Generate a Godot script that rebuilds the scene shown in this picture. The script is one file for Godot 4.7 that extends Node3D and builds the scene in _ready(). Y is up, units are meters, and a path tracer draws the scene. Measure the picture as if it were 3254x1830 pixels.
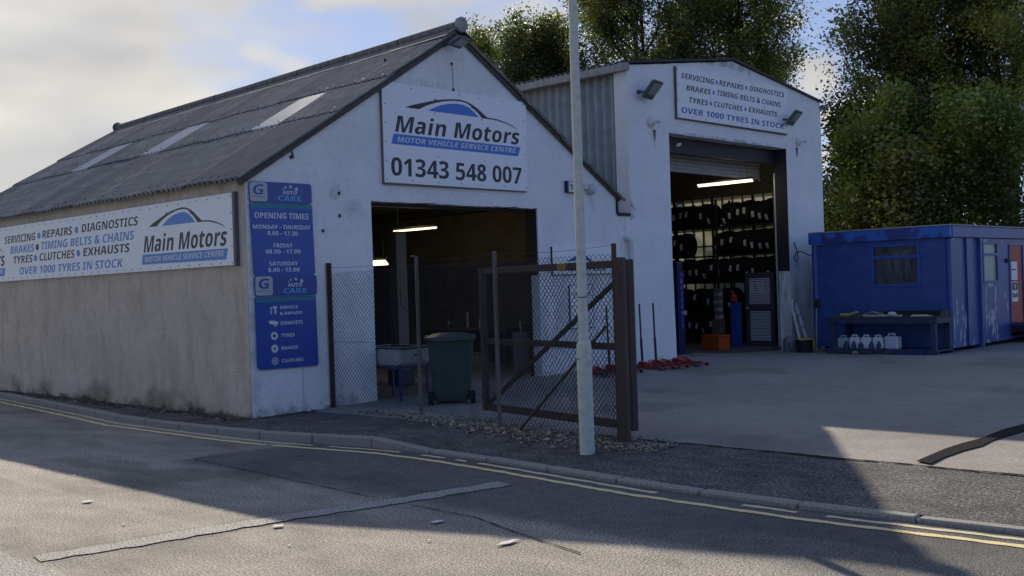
extends Node3D
# A motor garage on a road corner: harled white workshop, tall tyre bay, blue site cabin, chain-link fence, sun behind.

var rng := RandomNumberGenerator.new()
var used := {}
var M := {}

# ------------------------------------------------------------------ mesh builder
class MB:
	var v := PackedVector3Array()
	var n := PackedVector3Array()
	var uv := PackedVector2Array()
	func puv(p: Vector3, nn: Vector3) -> Vector2:
		var a := nn.abs()
		if a.y > a.x and a.y > a.z: return Vector2(p.x, p.z)
		if a.x > a.z: return Vector2(p.z, -p.y)
		return Vector2(p.x, -p.y)
	func tri3(a: Vector3, b: Vector3, c: Vector3, na: Vector3, nb: Vector3, nc: Vector3) -> void:
		var g := (b - a).cross(c - a)
		if g.dot(na + nb + nc) > 0.0:
			var t := b; b = c; c = t
			t = nb; nb = nc; nc = t
		v.append(a); v.append(b); v.append(c)
		n.append(na); n.append(nb); n.append(nc)
		var s := (na + nb + nc)
		uv.append(puv(a, s)); uv.append(puv(b, s)); uv.append(puv(c, s))
	func tri(a: Vector3, b: Vector3, c: Vector3, nn: Vector3) -> void:
		tri3(a, b, c, nn, nn, nn)
	# corners in order round the face, counter-clockwise seen from outside
	func quad(a: Vector3, b: Vector3, c: Vector3, d: Vector3) -> void:
		var nn := (b - a).cross(c - a)
		if nn.length_squared() < 1e-14: nn = (c - a).cross(d - a)
		nn = nn.normalized()
		tri3(a, b, c, nn, nn, nn)
		tri3(a, c, d, nn, nn, nn)
	func box(p: Vector3, s: Vector3, b := Basis()) -> void:
		var h := s * 0.5
		for ax in 3:
			for sg in [-1.0, 1.0]:
				var w := Vector3(); w[ax] = sg
				var u := Vector3(); u[(ax + 1) % 3] = 1.0
				var t := w.cross(u)
				var o := p + b * (w * h)
				var uu: Vector3 = b * (u * h); var tt: Vector3 = b * (t * h)
				quad(o - uu - tt, o + uu - tt, o + uu + tt, o - uu + tt)
	# box between two corners
	func bx(x0: float, x1: float, y0: float, y1: float, z0: float, z1: float) -> void:
		box(Vector3((x0 + x1) / 2, (y0 + y1) / 2, (z0 + z1) / 2), Vector3(absf(x1 - x0), absf(y1 - y0), absf(z1 - z0)))
	# box with chamfered edges
	func cham(p: Vector3, s: Vector3, r: float, b := Basis()) -> void:
		var h := s * 0.5
		var k := Vector3(h.x - r, h.y - r, h.z - r)
		for ax in 3:
			var a1 := (ax + 1) % 3; var a2 := (ax + 2) % 3
			for sg in [-1.0, 1.0]:
				var q := []
				for c in [[-1, -1], [1, -1], [1, 1], [-1, 1]]:
					var e := Vector3(); e[ax] = h[ax] * sg; e[a1] = k[a1] * c[0] * sg; e[a2] = k[a2] * c[1]
					q.append(p + b * e)
				quad(q[0], q[1], q[2], q[3])
			for s1 in [-1.0, 1.0]:
				for s2 in [-1.0, 1.0]:
					var q := []
					for c in [[0, -1], [0, 1], [1, 1], [1, -1]]:
						var e := Vector3(); e[ax] = k[ax] * c[1]
						e[a1] = (h[a1] if c[0] == 0 else k[a1]) * s1
						e[a2] = (k[a2] if c[0] == 0 else h[a2]) * s2
						q.append(p + b * e)
					var nn := Vector3(); nn[a1] = s1; nn[a2] = s2
					nn = (b * nn).normalized()
					tri(q[0], q[1], q[2], nn); tri(q[0], q[2], q[3], nn)
		for sx in [-1.0, 1.0]:
			for sy in [-1.0, 1.0]:
				for sz in [-1.0, 1.0]:
					var nn: Vector3 = (b * Vector3(sx, sy, sz)).normalized()
					tri(p + b * Vector3(h.x * sx, k.y * sy, k.z * sz), p + b * Vector3(k.x * sx, h.y * sy, k.z * sz), p + b * Vector3(k.x * sx, k.y * sy, h.z * sz), nn)
	# extruded outline: front face at o in the plane (ux, uy), going back by depth
	func prism(poly: PackedVector2Array, o: Vector3, ux: Vector3, uy: Vector3, depth: float) -> void:
		var w := ux.cross(uy).normalized()
		var idx := Geometry2D.triangulate_polygon(poly)
		var f := func(q: Vector2) -> Vector3: return o + ux * q.x + uy * q.y
		for i in range(0, idx.size(), 3):
			var a: Vector3 = f.call(poly[idx[i]]); var b: Vector3 = f.call(poly[idx[i + 1]]); var c: Vector3 = f.call(poly[idx[i + 2]])
			tri(a, b, c, w)
			if depth > 0.0: tri(a - w * depth, b - w * depth, c - w * depth, -w)
		if depth <= 0.0: return
		var area := 0.0
		for i in poly.size():
			area += poly[i].cross(poly[(i + 1) % poly.size()])
		var sg := 1.0 if area > 0 else -1.0
		for i in poly.size():
			var a: Vector3 = f.call(poly[i]); var b: Vector3 = f.call(poly[(i + 1) % poly.size()])
			if a.distance_squared_to(b) < 1e-10: continue
			var nn := (b - a).cross(w).normalized() * sg
			tri(a, b, b - w * depth, nn); tri(a, b - w * depth, a - w * depth, nn)
	# round bar along a path; r may be a number or one per point
	func tube(path: Array, r, seg := 8, caps := true) -> void:
		var m := path.size()
		var fr := []
		var up := Vector3.UP
		var t0: Vector3 = (path[1] - path[0]).normalized()
		if absf(t0.dot(up)) > 0.95: up = Vector3.RIGHT
		var x := t0.cross(up).normalized()
		for i in m:
			var t: Vector3
			if i == 0: t = (path[1] - path[0]).normalized()
			elif i == m - 1: t = (path[i] - path[i - 1]).normalized()
			else: t = ((path[i + 1] - path[i]).normalized() + (path[i] - path[i - 1]).normalized()).normalized()
			x = (x - t * x.dot(t)).normalized()
			fr.append([x, t.cross(x), t])
		for i in m - 1:
			var ra: float = r[i] if r is Array else r
			var rb: float = r[i + 1] if r is Array else r
			for k in seg:
				var a0 := TAU * k / seg; var a1 := TAU * (k + 1) / seg
				var n00: Vector3 = fr[i][0] * cos(a0) + fr[i][1] * sin(a0)
				var n01: Vector3 = fr[i][0] * cos(a1) + fr[i][1] * sin(a1)
				var n10: Vector3 = fr[i + 1][0] * cos(a0) + fr[i + 1][1] * sin(a0)
				var n11: Vector3 = fr[i + 1][0] * cos(a1) + fr[i + 1][1] * sin(a1)
				tri3(path[i] + n00 * ra, path[i] + n01 * ra, path[i + 1] + n11 * rb, n00, n01, n11)
				tri3(path[i] + n00 * ra, path[i + 1] + n11 * rb, path[i + 1] + n10 * rb, n00, n11, n10)
		if caps:
			for e in [0, m - 1]:
				var re: float = r[e] if r is Array else r
				var nn: Vector3 = fr[e][2] * (-1.0 if e == 0 else 1.0)
				for k in seg:
					var a0 := TAU * k / seg; var a1 := TAU * (k + 1) / seg
					tri(path[e], path[e] + (fr[e][0] * cos(a0) + fr[e][1] * sin(a0)) * re, path[e] + (fr[e][0] * cos(a1) + fr[e][1] * sin(a1)) * re, nn)
	# turned shape: profile of (radius, height) points about local y
	func lathe(prof: Array, seg := 20, o := Vector3(), b := Basis()) -> void:
		for i in prof.size() - 1:
			var p0: Vector2 = prof[i]; var p1: Vector2 = prof[i + 1]
			var d := p1 - p0
			if d.length() < 1e-6: continue
			var nn := Vector2(d.y, -d.x).normalized()
			for k in seg:
				var a0 := TAU * k / seg; var a1 := TAU * (k + 1) / seg
				var e0 := Vector3(cos(a0), 0, sin(a0)); var e1 := Vector3(cos(a1), 0, sin(a1))
				var na: Vector3 = b * (e0 * nn.x + Vector3.UP * nn.y); var nb: Vector3 = b * (e1 * nn.x + Vector3.UP * nn.y)
				var q00: Vector3 = o + b * (e0 * p0.x + Vector3.UP * p0.y); var q01: Vector3 = o + b * (e1 * p0.x + Vector3.UP * p0.y)
				var q10: Vector3 = o + b * (e0 * p1.x + Vector3.UP * p1.y); var q11: Vector3 = o + b * (e1 * p1.x + Vector3.UP * p1.y)
				if p0.x > 1e-6: tri3(q00, q01, q11, na, nb, nb)
				if p1.x > 1e-6: tri3(q00, q11, q10, na, nb, na)
	# sheet over a grid of points, pts[row][col], shaded smooth
	func sheet(pts: Array, flip := false) -> void:
		var R := pts.size(); var C: int = pts[0].size()
		var ns := []
		for i in R:
			var row := []
			for j in C:
				var du: Vector3 = pts[mini(i + 1, R - 1)][j] - pts[maxi(i - 1, 0)][j]
				var dv: Vector3 = pts[i][mini(j + 1, C - 1)] - pts[i][maxi(j - 1, 0)]
				var q := du.cross(dv).normalized()
				row.append(-q if flip else q)
			ns.append(row)
		for i in R - 1:
			for j in C - 1:
				tri3(pts[i][j], pts[i + 1][j], pts[i + 1][j + 1], ns[i][j], ns[i + 1][j], ns[i + 1][j + 1])
				tri3(pts[i][j], pts[i + 1][j + 1], pts[i][j + 1], ns[i][j], ns[i + 1][j + 1], ns[i][j + 1])
	func mesh(two := false) -> ArrayMesh:
		var a := []
		a.resize(Mesh.ARRAY_MAX)
		a[Mesh.ARRAY_VERTEX] = v; a[Mesh.ARRAY_NORMAL] = n; a[Mesh.ARRAY_TEX_UV] = uv
		if two: a[Mesh.ARRAY_TEX_UV2] = uv
		var m := ArrayMesh.new()
		m.add_surface_from_arrays(Mesh.PRIMITIVE_TRIANGLES, a)
		return m

# ------------------------------------------------------------------ scene tree helpers
func numbered(called: String) -> String:
	var k: int = used.get(called, 0)
	used[called] = k + 1
	return called if k == 0 else "%s_%03d" % [called, k]
func tag(o: Node3D, label: String, category: String, group := "") -> Node3D:
	o.set_meta("label", label); o.set_meta("category", category)
	if group: o.set_meta("group", group)
	return o
func thing(called: String, label: String, category: String, at := Vector3(), turn := 0.0, group := "") -> Node3D:
	var o := Node3D.new()
	o.name = numbered(called)
	add_child(o)
	o.position = at; o.rotation.y = turn
	return tag(o, label, category, group)
func part(parent: Node, called: String, mesh: Mesh, m: Material, at := Vector3(), b := Basis()) -> MeshInstance3D:
	var o := MeshInstance3D.new()
	o.name = called
	o.mesh = mesh
	o.material_override = m
	o.transform = Transform3D(b, at)
	parent.add_child(o, true)
	return o
func solo(called: String, label: String, category: String, mesh: Mesh, m: Material, at := Vector3(), turn := 0.0, group := "") -> MeshInstance3D:
	var o := part(self, numbered(called), mesh, m, at, Basis(Vector3.UP, turn))
	tag(o, label, category, group)
	return o
func setting(called: String, mesh: Mesh, m: Material) -> MeshInstance3D:
	var o := part(self, numbered(called), mesh, m)
	o.set_meta("kind", "structure")
	return o
func stuff(o: Node3D) -> Node3D:
	o.set_meta("kind", "stuff")
	return o
func copy(o: Node3D, at: Vector3, turn: float, label := "", group := "") -> Node3D:
	var c: Node3D = o.duplicate()
	var base := String(o.name)
	if base.length() > 4 and base.substr(base.length() - 4, 1) == "_" and base.right(3).is_valid_int(): base = base.left(base.length() - 4)
	c.name = numbered(base)
	add_child(c)
	c.position = at; c.rotation.y = turn
	if label: c.set_meta("label", label)
	if group: c.set_meta("group", group)
	return c

# ------------------------------------------------------------------ materials
func lin(r: float, g: float, b: float, a := 1.0) -> Color:
	var c := Color(r, g, b).linear_to_srgb()
	c.a = a
	return c
func mat(r: float, g: float, b: float, rough := 0.7, metal := 0.0, spec := 0.5) -> StandardMaterial3D:
	var m := StandardMaterial3D.new()
	m.albedo_color = lin(r, g, b)
	m.roughness = rough; m.metallic = metal; m.metallic_specular = spec
	return m
func noise(freq: float, type := FastNoiseLite.TYPE_SIMPLEX_SMOOTH, oct := 4, sd := 1) -> FastNoiseLite:
	var f := FastNoiseLite.new()
	f.noise_type = type
	f.frequency = freq; f.fractal_octaves = oct; f.seed = sd
	return f
func ntex(f: FastNoiseLite, ramp: Array, size := 512) -> NoiseTexture2D:
	var t := NoiseTexture2D.new()
	t.width = size; t.height = size
	t.seamless = true; t.seamless_blend_skirt = 0.2
	t.noise = f
	if ramp:
		var g := Gradient.new()
		var offs := PackedFloat32Array(); var cols := PackedColorArray()
		for e in ramp:
			offs.append(e[0]); cols.append(lin(e[1], e[2], e[3]))
		g.offsets = offs; g.colors = cols
		t.color_ramp = g
	return t
# colour noise and relief noise, tiled every tile metres by world position
func grainy(ramp: Array, freq: float, tile: float, rough: float, bump: Texture2D = null, bump_cm := 1.0, oct := 4, sd := 1, world := true, type := FastNoiseLite.TYPE_SIMPLEX_SMOOTH) -> StandardMaterial3D:
	var m := StandardMaterial3D.new()
	m.albedo_texture = ntex(noise(freq, type, oct, sd), ramp)
	m.roughness = rough
	m.uv1_triplanar = true; m.uv1_world_triplanar = world
	m.uv1_scale = Vector3.ONE / tile
	if bump:
		m.heightmap_enabled = true; m.heightmap_texture = bump; m.heightmap_scale = bump_cm
	return m
func mapped(m: StandardMaterial3D, x0: float, y1: float, w: float, h: float) -> StandardMaterial3D:
	m.uv1_scale = Vector3(1.0 / w, 1.0 / h, 1)
	m.uv1_offset = Vector3(-x0 / w, y1 / h, 0)
	return m
func mapped2(m: StandardMaterial3D, x0: float, y0: float, w: float, h: float) -> void:
	m.uv2_scale = Vector3(1.0 / w, 1.0 / h, 1)
	m.uv2_offset = Vector3(-x0 / w, -y0 / h, 0)
func picture(w: int, h: int, f: Callable) -> ImageTexture:
	var im := Image.create(w, h, false, Image.FORMAT_RGB8)
	for y in h:
		for x in w:
			im.set_pixel(x, y, f.call(x, y))
	return ImageTexture.create_from_image(im)
func smooth(a: float, b: float, t: float) -> float:
	return smoothstep(a, b, t)

# ------------------------------------------------------------------ lettering
var fonts := {}
func font(bold := true) -> Font:
	if not fonts.has(bold):
		var f := SystemFont.new()
		f.font_names = PackedStringArray(["Droid Sans"])
		f.font_weight = 700 if bold else 400
		fonts[bold] = f
	return fonts[bold]
# raised print: text from x0 to x1 with capitals from y0 to y0 + cap, in the plane (o, ux, uy), slanted by lean
func lettering(text: String, o: Vector3, ux: Vector3, uy: Vector3, x0: float, x1: float, y0: float, cap: float, lean := 0.0, bold := true) -> ArrayMesh:
	var t := TextMesh.new()
	t.text = text
	t.font = font(bold)
	t.font_size = 64; t.pixel_size = 0.01; t.depth = 0.02; t.curve_step = 2.0
	var arr := t.get_mesh_arrays()
	var vs: PackedVector3Array = arr[Mesh.ARRAY_VERTEX]
	var ns: PackedVector3Array = arr[Mesh.ARRAY_NORMAL]
	var lo := Vector2(1e9, 1e9); var hi := Vector2(-1e9, -1e9)
	# the height of a capital sets the scale
	var tc := TextMesh.new()
	tc.text = "H"; tc.font = t.font; tc.font_size = 64; tc.pixel_size = 0.01; tc.depth = 0.02
	var cv: PackedVector3Array = tc.get_mesh_arrays()[Mesh.ARRAY_VERTEX]
	var cl := 1e9; var ch := -1e9
	for p in cv:
		cl = minf(cl, p.y); ch = maxf(ch, p.y)
	for p in vs:
		lo.x = minf(lo.x, p.x); hi.x = maxf(hi.x, p.x)
	var sy := cap / (ch - cl)
	var sx := (x1 - x0 - lean * cap) / (hi.x - lo.x)
	var w := ux.cross(uy)
	for i in vs.size():
		var p := vs[i]
		var y := (p.y - cl) * sy
		vs[i] = o + ux * (x0 + (p.x - lo.x) * sx + y * lean) + uy * (y0 + y) + w * (0.0015 if p.z > 0 else -0.004)
		var q := ns[i]
		ns[i] = (ux * q.x + uy * q.y + w * q.z).normalized()
	arr[Mesh.ARRAY_VERTEX] = vs; arr[Mesh.ARRAY_NORMAL] = ns
	arr[Mesh.ARRAY_TANGENT] = null
	var m := ArrayMesh.new()
	m.add_surface_from_arrays(Mesh.PRIMITIVE_TRIANGLES, arr)
	return m
func flat(poly: Array, o: Vector3, ux: Vector3, uy: Vector3, proud := 0.0015) -> ArrayMesh:
	var b := MB.new()
	var q := PackedVector2Array()
	for p in poly: q.append(Vector2(p[0], p[1]) if p is Array else p)
	b.prism(q, o + ux.cross(uy) * proud, ux, uy, 0.004)
	return b.mesh()
func ellipse(cx: float, cy: float, rx: float, ry: float, seg := 20) -> Array:
	var q := []
	for k in seg: q.append(Vector2(cx + cos(TAU * k / seg) * rx, cy + sin(TAU * k / seg) * ry))
	return q
func rounded(x0: float, x1: float, y0: float, y1: float, r: float, seg := 5) -> Array:
	var q := []
	var cs := [[x1 - r, y1 - r, 0], [x0 + r, y1 - r, 1], [x0 + r, y0 + r, 2], [x1 - r, y0 + r, 3]]
	for c in cs:
		for k in seg + 1:
			var a: float = (c[2] + float(k) / seg) * PI / 2
			q.append(Vector2(c[0] + cos(a) * r, c[1] + sin(a) * r))
	return q
func pv(a: Array) -> PackedVector2Array:
	var q := PackedVector2Array()
	for p in a: q.append(Vector2(p[0], p[1]) if p is Array else p)
	return q

# ------------------------------------------------------------------ lie of the land
func lerp_list(xs: Array, ys: Array, x: float) -> float:
	if x <= xs[0]: return ys[0]
	for i in xs.size() - 1:
		if x <= xs[i + 1]: return lerpf(ys[i], ys[i + 1], (x - xs[i]) / (xs[i + 1] - xs[i]))
	return ys[-1]
func gh(x: float, z: float) -> float:      # height of the yard and footway
	return lerp_list([0, 4, 7, 10.5, 14, 16, 30], [-0.05, 0.0, 0.05, 0.065, -0.06, -0.1, -0.1], x) * clampf(1.0 - z / 5.0, 0.0, 1.0)
func kx(z: float) -> float:                # line of the kerb's road face
	return lerp_list([-40, -8, -4, -1.7, 1.1, 2.0, 2.85, 3.7, 4.6, 5.6, 7.4, 9.1, 10.5, 40], [-0.3, -0.38, -0.75, -1.0, -0.93, -0.85, -0.68, -0.52, -0.5, -0.57, -0.76, -0.78, -0.68, -0.66], z)
func dropped(z: float) -> float:
	return smoothstep(3.4, 4.4, z)
func fh(x: float, z: float) -> float:      # footway, falling to the dropped kerb
	var t := clampf((0.95 - x) / (0.95 - kx(z)), 0.0, 1.0)
	return gh(x, z) - dropped(z) * 0.07 * t
const ROAD_Y := -0.1

const SUN := Vector3(0.97, 1.0, -1.67)

func _ready() -> void:
	rng.seed = 20240917
	# ---- camera
	var cam := Camera3D.new()
	cam.name = "camera"
	cam.position = Vector3(-8.2466, 1.7, 13.0675)
	cam.rotation_order = EULER_ORDER_YXZ
	cam.rotation = Vector3(deg_to_rad(-0.145), deg_to_rad(-46.05), deg_to_rad(-1.872))
	cam.keep_aspect = Camera3D.KEEP_HEIGHT
	cam.fov = 30.02
	cam.near = 0.05; cam.far = 900.0
	cam.current = true
	add_child(cam)
	# ---- sky and sun
	var env := Environment.new()
	env.background_mode = Environment.BG_SKY
	env.tonemap_mode = Environment.TONE_MAPPER_LINEAR
	env.tonemap_exposure = 1.65
	env.sdfgi_enabled = true; env.ssao_enabled = true; env.ssil_enabled = true
	var sky := Sky.new()
	var pan := PanoramaSkyMaterial.new()
	pan.panorama = sky_picture()
	pan.energy_multiplier = 1.0
	sky.sky_material = pan
	env.sky = sky
	env.background_energy_multiplier = 0.9
	var we := WorldEnvironment.new()
	we.name = "world_environment"
	we.environment = env
	add_child(we)
	var sun := DirectionalLight3D.new()
	sun.name = "sun"
	sun.light_energy = 1.28
	sun.light_color = Color(1.0, 0.945, 0.86)
	sun.light_angular_distance = 0.55
	sun.shadow_enabled = true
	add_child(sun)
	sun.basis = Basis.looking_at(-SUN.normalized(), Vector3.UP)
	# ---- the place
	make_materials()
	make_ground()
	make_workshop()
	make_tyre_bay()
	make_cabin()
	make_signs()
	make_fence_and_gate()
	make_street_things()
	make_wall_fittings()
	make_yard_things()
	make_tyre_racks()
	make_trees()

# ------------------------------------------------------------------ sky: blue air with soft cloud
func sky_picture() -> ImageTexture:
	var W := 1536; var H := 768
	var im := Image.create(W, H, false, Image.FORMAT_RGB8)
	im.fill(lin(0.16, 0.15, 0.13))
	var big := noise(1.7, FastNoiseLite.TYPE_SIMPLEX_SMOOTH, 4, 11)
	var fine := noise(6.5, FastNoiseLite.TYPE_SIMPLEX_SMOOTH, 4, 5)
	var grey := noise(3.0, FastNoiseLite.TYPE_SIMPLEX_SMOOTH, 3, 8)
	var sd := SUN.normalized()
	# small fair-weather heaps low over the roofs: bearing, height, half sizes in degrees, thickness
	var heaps := [[43.4, 14.9, 2.2, 0.7, 0.8], [44.9, 13.9, 0.7, 0.4, 0.7], [61.0, 12.8, 1.0, 0.6, 0.8], [62.2, 10.2, 2.0, 1.5, 0.95], [59.5, 8.6, 2.2, 1.0, 0.8], [48.5, 9.0, 3.0, 0.9, 0.6], [63.2, 15.2, 2.2, 0.5, 0.5], [38.5, 11.0, 1.0, 0.4, 0.3]]
	for y in H / 2 + 2:
		var pol := PI * (y + 0.5) / H
		var sy := cos(pol); var r := sin(pol)
		var up := maxf(sy, 0.0)
		var air_t := pow(1.0 - up, 3.2)
		for x in W:
			var az := TAU * (x + 0.5) / W
			if az > PI: az -= TAU
			var d := Vector3(sin(az) * r, sy, -cos(az) * r)
			var near_sun := pow(maxf(d.dot(sd), 0.0), 5.0)
			var c := Vector3(0.058, 0.125, 0.33).lerp(Vector3(0.33, 0.445, 0.66), air_t)
			c += Vector3(0.16, 0.15, 0.13) * near_sun
			# cloud: broken heaps everywhere, one soft bank to the north-west of the garage
			var q := Vector3(d.x, d.y * 2.4, d.z)
			var b := big.get_noise_3dv(q)
			var f := fine.get_noise_3dv(q)
			var cover := smoothstep(0.26, 0.58, b + f * 0.42 + 0.12 * air_t)
			var edge := rad_to_deg(az) + f * 7.0 + b * 5.0
			var bank := (1.0 - smoothstep(30.0, 37.5, edge)) * smoothstep(-75.0, -40.0, edge)
			cover = maxf(cover, bank * (0.93 + 0.12 * f))
			var azd := rad_to_deg(az); var eld := 90.0 - rad_to_deg(pol)
			if absf(azd - 52.0) < 25.0 and eld < 25.0:
				var f2 := fine.get_noise_3dv(q * 3.0)
				for h in heaps:
					var hx: float = (azd - h[0]) / h[2]; var hy: float = (eld - h[1]) / h[3]
					if absf(hx) < 1.8 and absf(hy) < 1.8:
						cover = maxf(cover, h[4] * smoothstep(0.15, 0.75, 1.15 - sqrt(hx * hx + hy * hy) + 0.55 * f2 + 0.3 * f))
			if cover > 0.0:
				var g := grey.get_noise_3dv(q * Vector3(1, 1.6, 1))
				var lit := clampf(0.60 + 0.75 * g + 0.35 * f, 0.0, 1.0)
				var cc := Vector3(0.27, 0.27, 0.295).lerp(Vector3(0.54, 0.53, 0.49), lit)
				cc *= 0.90 + 0.40 * clampf(-d.dot(sd), 0.0, 1.0)   # clouds facing the sun are the whiter ones
				cc += Vector3(0.10, 0.09, 0.075) * near_sun
				cc = cc.lerp(Vector3(0.56, 0.55, 0.48), 0.55 * pow(1.0 - up, 14.0))
				c = c.lerp(cc, clampf(cover, 0.0, 1.0))
			im.set_pixel(x, y, lin(minf(c.x, 1.0), minf(c.y, 1.0), minf(c.z, 1.0)))
	return ImageTexture.create_from_image(im)

# ------------------------------------------------------------------ materials
func wall_picture(w: int, h: int, wm: float, hm: float, x0: float, y1: float, tone: Vector3, var_amt: float, stains: Array, sd: int) -> ImageTexture:
	var a := noise(0.9, FastNoiseLite.TYPE_SIMPLEX_SMOOTH, 5, sd)
	var b := noise(7.0, FastNoiseLite.TYPE_SIMPLEX_SMOOTH, 3, sd + 1)
	var st := noise(3.0, FastNoiseLite.TYPE_SIMPLEX_SMOOTH, 3, sd + 2)
	return picture(w, h, func(px: int, py: int) -> Color:
		var X := x0 + wm * px / w; var Y := y1 - hm * py / h
		var c := tone * (1.0 + var_amt * (a.get_noise_2d(X, Y) + 0.6 * b.get_noise_2d(X, Y)))
		for s in stains:   # [x, y, half width, half height, colour, strength, streaky]
			var dx: float = (X - s[0]) / s[2]; var dy: float = (Y - s[1]) / s[3]
			if absf(dx) > 1.6 or absf(dy) > 1.6: continue
			var nn: float = st.get_noise_2d(X * (3.0 if s[6] else 1.0), Y * (0.35 if s[6] else 1.0)) + 0.5 * b.get_noise_2d(X * 2.0, Y * 2.0)
			var k: float = clampf((1.0 - dx * dx - dy * dy) * 0.9 + nn * 1.1 - 0.15, 0.0, 1.0) * s[5]
			c = c.lerp(s[4], k)
		return lin(c.x, c.y, c.z))
func walled(tex: Texture2D, x0: float, y1: float, w: float, h: float) -> StandardMaterial3D:
	var m := grainy([[0.0, 0.82, 0.82, 0.82], [0.5, 0.95, 0.95, 0.95], [1.0, 1.0, 1.0, 1.0]], 0.1, 0.8, 0.93, M.harl, 1.2, 3, 15)
	m.metallic_specular = 0.2
	m.detail_enabled = true; m.detail_blend_mode = BaseMaterial3D.BLEND_MODE_MUL; m.detail_uv_layer = BaseMaterial3D.DETAIL_UV_2
	m.detail_albedo = tex
	m.uv2_scale = Vector3(1.0 / w, 1.0 / h, 1)
	m.uv2_offset = Vector3(-x0 / w, y1 / h, 0)
	return m
func make_materials() -> void:
	var harl := ntex(noise(0.055, FastNoiseLite.TYPE_CELLULAR, 3, 3), [], 512)
	var grit := ntex(noise(0.12, FastNoiseLite.TYPE_SIMPLEX_SMOOTH, 3, 7), [], 512)
	M.harl = harl; M.grit = grit
	# white harling of the two gables: paint with grime
	var m := StandardMaterial3D.new()
	var brown := Vector3(0.30, 0.24, 0.17); var dark := Vector3(0.10, 0.10, 0.085); var algae := Vector3(0.20, 0.21, 0.14)
	m.albedo_texture = wall_picture(512, 366, 8.8, 6.3, 0.0, 6.05, Vector3(0.84, 0.84, 0.835), 0.09, [
		[4.0, 5.45, 0.5, 0.5, brown, 0.14, true], [1.9, 2.9, 0.25, 0.2, dark, 0.2, false], [1.55, 3.2, 0.12, 0.2, dark, 0.25, false],
		[0.7, -0.05, 1.0, 0.16, algae, 0.6, false], [1.6, 0.0, 0.5, 0.3, dark, 0.45, false], [7.3, 0.0, 1.6, 0.18, dark, 0.5, false],
		[7.55, 3.2, 0.12, 0.2, brown, 0.35, true], [6.12, 0.8, 0.1, 0.9, brown, 0.4, true], [2.5, 5.0, 2.2, 0.12, brown, 0.15, true],
		[8.5, 2.6, 0.2, 0.5, brown, 0.22, true], [3.4, 4.9, 0.25, 0.25, dark, 0.1, false], [0.08, 1.0, 0.1, 2.2, algae, 0.3, false]], 21)
	M.gable = walled(m.albedo_texture, 0.0, 6.05, 8.8, 6.3)
	m = StandardMaterial3D.new()
	m.albedo_texture = wall_picture(512, 437, 8.2, 7.0, 8.6, 6.7, Vector3(0.86, 0.86, 0.855), 0.07, [
		[15.9, 1.6, 0.42, 0.9, brown, 0.55, true], [16.3, 1.2, 0.4, 1.3, dark, 0.22, true], [15.2, 1.3, 0.16, 0.5, brown, 0.5, true],
		[15.6, 0.0, 1.0, 0.25, dark, 0.5, false], [9.4, 0.02, 0.8, 0.13, dark, 0.4, false], [8.75, 3.2, 0.16, 0.35, dark, 0.8, false],
		[12.6, 6.45, 4.0, 0.09, dark, 0.45, false], [9.6, 4.6, 0.12, 0.4, brown, 0.2, true], [12.5, 4.78, 2.5, 0.05, dark, 0.5, false], [15.35, 2.0, 0.2, 0.2, dark, 0.3, false]], 31)
	M.bay_white = walled(m.albedo_texture, 8.6, 6.7, 8.2, 7.0)
	# beige weathered side wall: vertical rain streaks, algae and bare patches along the foot
	var s1 := noise(1.0, FastNoiseLite.TYPE_SIMPLEX_SMOOTH, 4, 41); var s2 := noise(1.0, FastNoiseLite.TYPE_SIMPLEX_SMOOTH, 4, 42); var s3 := noise(5.0, FastNoiseLite.TYPE_SIMPLEX_SMOOTH, 3, 43)
	m = StandardMaterial3D.new()
	m.albedo_texture = picture(768, 240, func(px: int, py: int) -> Color:
		var Z := -12.2 + 12.4 * px / 768.0; var Y := 3.4 - 3.7 * py / 240.0
		var c := Vector3(0.60, 0.515, 0.405) * (1.0 + 0.10 * s2.get_noise_2d(Z * 0.8, Y * 0.8) + 0.10 * s3.get_noise_2d(Z, Y))
		var streak := 0.7 * s1.get_noise_2d(Z * 2.6 + 0.5 * s2.get_noise_2d(Z, Y), Y * 0.55) + 0.3 * s1.get_noise_2d(Z * 7.0, Y * 0.9 + 9.0)
		var grimy := clampf(streak * 1.6 + 0.18 + 0.5 * s2.get_noise_2d(Z * 0.5 + 7.0, Y * 1.1), 0.0, 1.0)
		c = c.lerp(Vector3(0.29, 0.235, 0.165), 0.36 * grimy)
		var foot := clampf((0.20 - Y + 0.45 * s2.get_noise_2d(Z * 0.7, Y * 0.9 + 3.0) + 0.10 * s3.get_noise_2d(Z, Y)) * 3.0, 0.0, 1.0)
		c = c.lerp(Vector3(0.17, 0.155, 0.095), 0.75 * foot)
		var bare := clampf((0.02 - Y + 0.16 * s2.get_noise_2d(Z * 1.1, Y + 5.0) + 0.06 * s3.get_noise_2d(Z, Y)) * 12.0, 0.0, 1.0)
		c = c.lerp(Vector3(0.05, 0.045, 0.035), 0.8 * bare)
		return lin(c.x, c.y, c.z))
	M.side = walled(m.albedo_texture, -12.2, 3.4, 12.4, 3.7)
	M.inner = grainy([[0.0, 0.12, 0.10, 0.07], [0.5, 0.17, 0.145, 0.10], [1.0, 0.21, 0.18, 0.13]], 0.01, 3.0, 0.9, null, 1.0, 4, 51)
	M.inner_dark = grainy([[0.0, 0.06, 0.056, 0.052], [1.0, 0.12, 0.112, 0.10]], 0.01, 2.5, 0.85, null, 1.0, 4, 52)
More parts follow.
